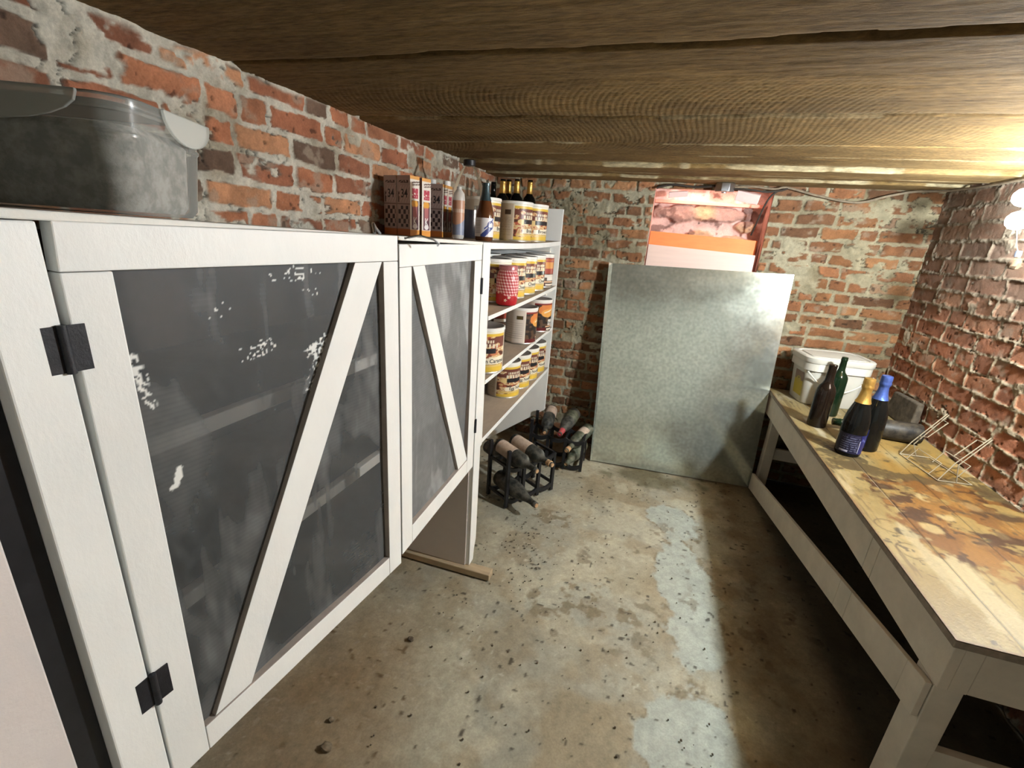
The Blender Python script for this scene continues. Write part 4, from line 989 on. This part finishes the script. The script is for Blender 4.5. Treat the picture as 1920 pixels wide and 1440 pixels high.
MB().box(1.155, 1.21, 2.66, 2.72, 0.002, BZ-.022).build('leg', M['bench_paint'], wb, bevel=.002)
def railz(y): return (2.66-y)/(2.66-1.065)
ra = MB(); sl = (.334-.008)/(2.655-1.065)
def lo(y): return .008+(2.655-y)*sl
def hi(y): return .104+(2.655-y)*(.446-.104)/1.65
for ya, yb in ((2.655, 1.437), (1.435, 1.362), (1.360, 1.065)): ra.prism([(FX-.014, ya, lo(ya)), (FX-.014, yb, lo(yb)), (FX-.014, yb, hi(yb)), (FX-.014, ya, hi(ya))], (.0135, 0, 0))
ra.prism([(FX-.014, 1.065, lo(1.065)), (FX-.014, .995, .346), (FX-.014, .995, .445), (FX-.014, 1.005, .4455), (FX-.014, 1.065, hi(1.065))], (.0135, 0, 0))
ra.build('sloping_rail', [M['bench_paint']], wb, bevel=.0015)
MB().box(FX+.056, 1.154, .998, 1.018, .195, .262).build('end_rail', M['bench_paint'], wb, bevel=.0015)
MB().box(FX+.07, 1.154, 2.69, 2.71, .195, .262).build('end_rail', M['bench_paint'], wb, bevel=.0015)
# --------------------------------------------- things on the bench
ZB = BZ+.0012
pl_ = thing('plastic_pail', 'white rectangular plastic pail with lid at the far end of the workbench', 'pail', (.925, 2.668, ZB), None, A(7)); OFF[pl_.name] = Vector((0, 0, 0))
loft([(.255, .195, 0.0510, 0.0000), (.262, .202, 0.0527, 0.0048), (.292, .226, 0.0561, 0.1896)], cap1=False).build('tub', M['pail'], pl_)
loft([(.298, .232, 0.0578, 0.1800), (.312, .246, 0.0595, 0.1824), (.314, .248, 0.0595, 0.2256), (.310, .244, 0.0595, 0.2280)], cap0=True).build('rim_band', M['pail'], pl_)
loft([(.318, .252, 0.0612, 0.2208), (.324, .258, 0.0629, 0.2256), (.324, .258, 0.0629, 0.2472), (.314, .248, 0.0612, 0.2520), (.28, .214, 0.0510, 0.2520), (.275, .209, 0.0493, 0.2472), (.25, .19, 0.0425, 0.2472), (.245, .185, 0.0425, 0.2520)], cap0=False).build('lid', M['pail'], pl_)
hp = [(-.155, -.06, .180)]
for k in range(13):
    t = k/12; hp.append((-.150+.30*t*.995, -.118-.012*sin(pi*t),   .180-.095*sin(pi*t)))
MB().tube(hp[1:], .004, 8).build('handle', M['pail'], pl_)
a, h = np.meshgrid(np.linspace(-.075, .03, 40), np.linspace(0, 1, 50))
c = np.ones(a.shape+(3,))*np.array((.20, .13, .10)); c[h < .62] = (.42, .33, .03)
c[((a+.02)/.03)**2+((h-.6)/.17)**2 < 1] = (.40, .32, .05); c[(np.abs(h-.70) < .03) & (np.abs(a+.02) < .006)] = (.03, .02, .02)
lx = -.128-.0165*(.03+h*.10)/.158-.0035+.0
zl = .035+h*.125; P = np.stack([-(.131+.015*(zl-.005)/.185)-.0012, a*.9-.005, zl], -1)
grid_obj('label', P, c, M['label'], pl_, flip=True)
standing_bottle('wine_bottle', 'brownish black bottle standing nearest the front edge of the workbench', 'bottle', (.790, 2.243, ZB), [(.001, .004), (.03, 0), (.036, .0), (.038, .006), (.038, .155), (.0365, .170), (.031, .186), (.022, .200), (.0175, .214), (.0155, .268), (.0165, .270), (.0165, .284), (.0145, .286), (.012, .286), (.001, .284)], mat('brown_black_glass', (.010, .006, .004), .10, spec=.4))
standing_bottle('wine_bottle', 'dark green wine bottle behind the brownish one by the white pail', 'bottle', (.898, 2.445, ZB), prof_wine(.288, .036), M['green'])
def champ(loc, fm, lab, rz, second):
    t = standing_bottle('champagne_bottle', lab, 'bottle', loc, prof_champ(.306, .0435), M['wine'], None, None, None, rz)
    f = [(.0265, .213), (.0212, .229), (.0176, .246), (.0164, .260), (.0168, .267), (.0192, .272), (.0196, .279), (.0180, .284), (.0189, .289), (.0189, .303), (.0178, .3075), (.012, .309), (.001, .3095)]
    b = MB(); b.lathe(f, 40, cap=False)
    for i, p in enumerate(b.v):
        an = atan2(p.y, p.x); k = 1+(.03*sin(an*7+p.z*160) if p.z < .29 else .006*sin(an*9)); b.v[i] = Vector((p.x*k, p.y*k, p.z))
    b.build('foil', fm, t)
    a, h = np.meshgrid(np.linspace(-175, 25, 160), np.linspace(0, 1, 80)); ar = np.radians(a)
    c = np.ones(a.shape+(3,))*np.array((.007, .007, .024))
    tx = (a < -72) & (a > -150) & (np.mod(h*9, 1) < .42) & (h > .12) & (h < .9) & (vn(a*.35, h*9, 7) > .35); c[tx] = (.09, .095, .15)
    c[(a > -66)] = (.008, .011, .075)
    c[(np.abs(a+68) < 1.3) & (h > .06) & (h < .7)] = (.36, .38, .46)
    c[(a < -112) & (a > -150) & (h > .06) & (h < .14)] = (.34, .34, .42)
    c[(a > -60) & (np.abs(h-.72) < .10) & (vn(a*.2, h*14, 3) > .62)] = (.10, .12, .34)
    grid_obj('label', np.stack([.0441*np.cos(ar), .0441*np.sin(ar), .014+h*.078], -1), c, M['label'], t)
    return t
champ((.818, 1.955, ZB), M['goldfoil'], 'champagne bottle with gold foil neck on the workbench', 0, False)
champ((.908, 2.045, ZB), M['bluefoil'], 'champagne bottle with blue foil neck on the workbench', A(-138), True)
lying('wine_bottle', 'dusty dark bottle lying on the workbench behind the champagne bottles', (.845, 2.245, ZB+.030), (1.160, 2.205, ZB+.0445), prof_champ(.318, .0435), M['dusty_dark'], fz=.235, fm=M['green'], cork=False)
# brick leaning by the wall
tag(MB().hexa([(1.198, 2.38, ZB), (1.232, 2.38, ZB), (1.232, 2.63, ZB), (1.200, 2.63, ZB), (1.208, 2.385, ZB+.125), (1.232, 2.385, ZB+.13), (1.232, 2.62, ZB+.12), (1.210, 2.62, ZB+.118)]).build('loose_brick', M['stoneblock'], bevel=.006, seg=3),
    'grey crusted loose brick on the workbench against the right wall', 'brick')
# wire rack
def wirerack():
    t = thing('wire_rack', 'pale wire bottle rack lying open on the workbench by the right wall', 'wire rack', (1.11, 1.93, ZB))
    z = ZB+.002
    A0 = Vector((1.030, 2.040, z)); B0 = Vector((1.058, 1.828, z)); A1 = Vector((1.135, 2.052, z)); B1 = Vector((1.165, 1.842, z))
    r = .0018
    MB().tube([A0, B0, B1, A1], r, 8, closed=True).build('base_wire', M['wire'], t)
    for P, kn_, tp, l1, l2, Q in ((A0, (1.054, 2.04, .643), (1.132, 2.042, .778), (1.082, 2.010, .683), (1.127, 2.010, .751), A1), (B0, (1.090, 1.83, .662), (1.156, 1.832, .769), (1.095, 1.86, .677), (1.139, 1.86, .748), B1)):
        kn_, tp, l1, l2 = map(Vector, (kn_, tp, l1, l2)); o = Vector((.006, 0, -.004))
        MB().tube([P, kn_, tp, tp+o, kn_+o*1.6, P.lerp(Q, .55)], r, 8).build('side_frame', M['wire'], t)
        a = kn_.lerp(tp, .22); b = kn_.lerp(tp, .82)
        MB().tube([a, l1, l2, b], r, 8).build('hook_loop', M['wire'], t)
    for X, hh in ((0., .048), (.85, .052)):
        a = A0.lerp(B0, .2)+(A1-A0)*X; b = A0.lerp(B0, .78)+(A1-A0)*X; up = Vector((.026, 0, hh))
        MB().tube([a, a+up, b+up, b], r, 8).build('arch_wire', M['wire'], t)
wirerack()
# --------------------------------------------- lamps
def bulb(t, c, axis):
    q = Vector(axis).normalized().to_track_quat('Z', 'Y').to_matrix().to_4x4(); q.translation = c
    pr = [(.001, -.031), (.016, -.028), (.026, -.018), (.031, -.003), (.030, .010), (.024, .026), (.017, .040), (.014, .050)]
    MB().lathe(pr, 28, M4=q).build('bulb', M['bulb'], t)
    MB().lathe([(.0165, .0505), (.0185, .053), (.0185, .078), (.022, .080), (.022, .086), (.001, .087)], 24, M4=q).build('socket', M['porcelain'], t)
lt = thing('bulb_fixture', 'pair of bare glowing bulbs on the right wall at the right edge', 'light fixture', (1.19, 2.11, 1.44))
bulb(lt, Vector((1.152, 2.108, 1.476)), (.93, -.12, .08)); bulb(lt, Vector((1.152, 2.118, 1.552)), (.93, -.12, .08))
MB().lathe([(.001, -.002), (.055, 0), (.055, .010), (.048, .014), (.001, .014)], 28, M4=Matrix.Translation((1.248, 2.10, 1.52)) @ Matrix.Rotation(-pi/2, 4, 'Y')).build('backplate', M['porcelain'], lt)
pc = thing('pull_cord', 'string pull cord with pale blue connector hanging under the bulbs', 'pull cord', (1.165, 2.09, 1.33))
MB().tube([(1.155, 2.10, 1.448), (1.160, 2.095, 1.42), (1.163, 2.088, 1.395), (1.168, 2.078, 1.376)], .0018, 8).build('string', M['cord'], pc)
MB().lathe([(.001, 1.356), (.0085, 1.3565), (.0095, 1.366), (.0085, 1.377), (.001, 1.3775)], 16, M4=Matrix.Translation((1.170, 2.074, 0))).build('connector', M['bluecap'], pc)
kn = MB(); kn.lathe([(.001, 1.314), (.012, 1.317), (.018, 1.326), (.016, 1.338), (.012, 1.350), (.005, 1.356), (.001, 1.3565)], 14, M4=Matrix.Translation((1.172, 2.074, 0)))
for i, p in enumerate(kn.v):
    an = atan2(p.y-2.074, p.x-1.172); k = 1+.25*sin(an*3+p.z*300); kn.v[i] = Vector((1.172+(p.x-1.172)*k, 2.074+(p.y-2.074)*k, p.z))
kn.build('knot', M['tag'], pc)
# bulb added out of view on the same wall to brighten the cabinet side
l2 = thing('bulb_fixture', 'added bare bulb on the right wall nearer the viewer, outside the picture', 'light fixture', (1.19, 1.45, 1.44))
M['added_bulb'] = mat('added_bulb_glow', (1, 1, 1), .3, emit=(.885, .965, 1.0), estr=1020)
mb_ = M['bulb']; M['bulb'] = M['added_bulb']; bulb(l2, Vector((1.152, 1.45, 1.49)), (.93, 0, .08)); M['bulb'] = mb_
MB().lathe([(.001, -.002), (.055, 0), (.055, .010), (.048, .014), (.001, .014)], 28, M4=Matrix.Translation((1.248, 1.45, 1.498)) @ Matrix.Rotation(-pi/2, 4, 'Y')).build('backplate', M['porcelain'], l2)
# lamp hidden up inside the wall opening
nl = bpy.data.lights.new('opening_lamp', 'AREA'); nl.shape = 'RECTANGLE'; nl.size = .4; nl.size_y = .08; nl.energy = .42; nl.color = (1, .62, .50)
no = bpy.data.objects.new('opening_lamp', nl); COL.objects.link(no); no.location = (.21, YB+.045, 1.605); no.rotation_euler = (A(25), 0, 0)
# --------------------------------------------- debris on the floor
def clod(loc, r, lab, m, seed):
    rng = random.Random(seed); b = MB(); import bmesh
    bm = bmesh.new(); bmesh.ops.create_icosphere(bm, subdivisions=2, radius=r)
    for v in bm.verts:
        k = .72+.5*rng.random(); v.co = Vector((v.co.x*k*1.2, v.co.y*k, max(v.co.z*k*.75, -r*.35)))+Vector(loc)+Vector((0, 0, r*.33))
    b.add([v.co.copy() for v in bm.verts], [[v.index for v in f.verts] for f in bm.faces], 0, True); bm.free()
    return tag(b.build('dirt_clod', m), lab, 'dirt clod')
clod((-.636, .672, 0), .013, 'biggest pale dirt clod on the floor near the bottom edge', M['clod'], 1)
clod((-.60, 1.045, 0), .009, 'small dark dirt clod on the floor below the joint of the screen doors', M['dirt'], 2)
clod((-.67, .735, 0), .007, 'tiny grey chip on the floor just behind the biggest clod', M['clod'], 3)
rng = random.Random(3); gb = MB()
for k in range(260):
    x = rng.uniform(-.6, .42); y = rng.uniform(.7, 2.5); r = rng.uniform(.0012, .0034)
    if rng.random() < .35: x, y = rng.gauss(-.38, .10), rng.gauss(1.62, .15)
    gb.hexa([(x-r, y-r*.8, -.001), (x+r*.7, y-r, -.001), (x+r, y+r, -.001), (x-r*.8, y+r, -.001), (x-r*.6, y-r*.5, r*.9), (x+r*.5, y-r*.6, r*.8), (x+r*.5, y+r*.6, r*.7), (x-r*.5, y+r*.6, r)])
tag(gb.build('floor_grit', M['dirt']), 'dark specks of grit scattered over the concrete floor', 'grit', None, 'stuff')
# --------------------------------------------- world and view
w = bpy.data.worlds.new('world'); S.world = w; w.use_nodes = True
w.node_tree.nodes['Background'].inputs[0].default_value = (.006, .006, .006, 1); w.node_tree.nodes['Background'].inputs[1].default_value = 1
S.view_settings.view_transform = 'Standard'; S.view_settings.look = 'None'; S.view_settings.gamma = 1; S.view_settings.use_curve_mapping = False
S.view_settings.exposure = 1.6
S.cycles.max_bounces = 10; S.cycles.diffuse_bounces = 3; S.cycles.transparent_max_bounces = 16
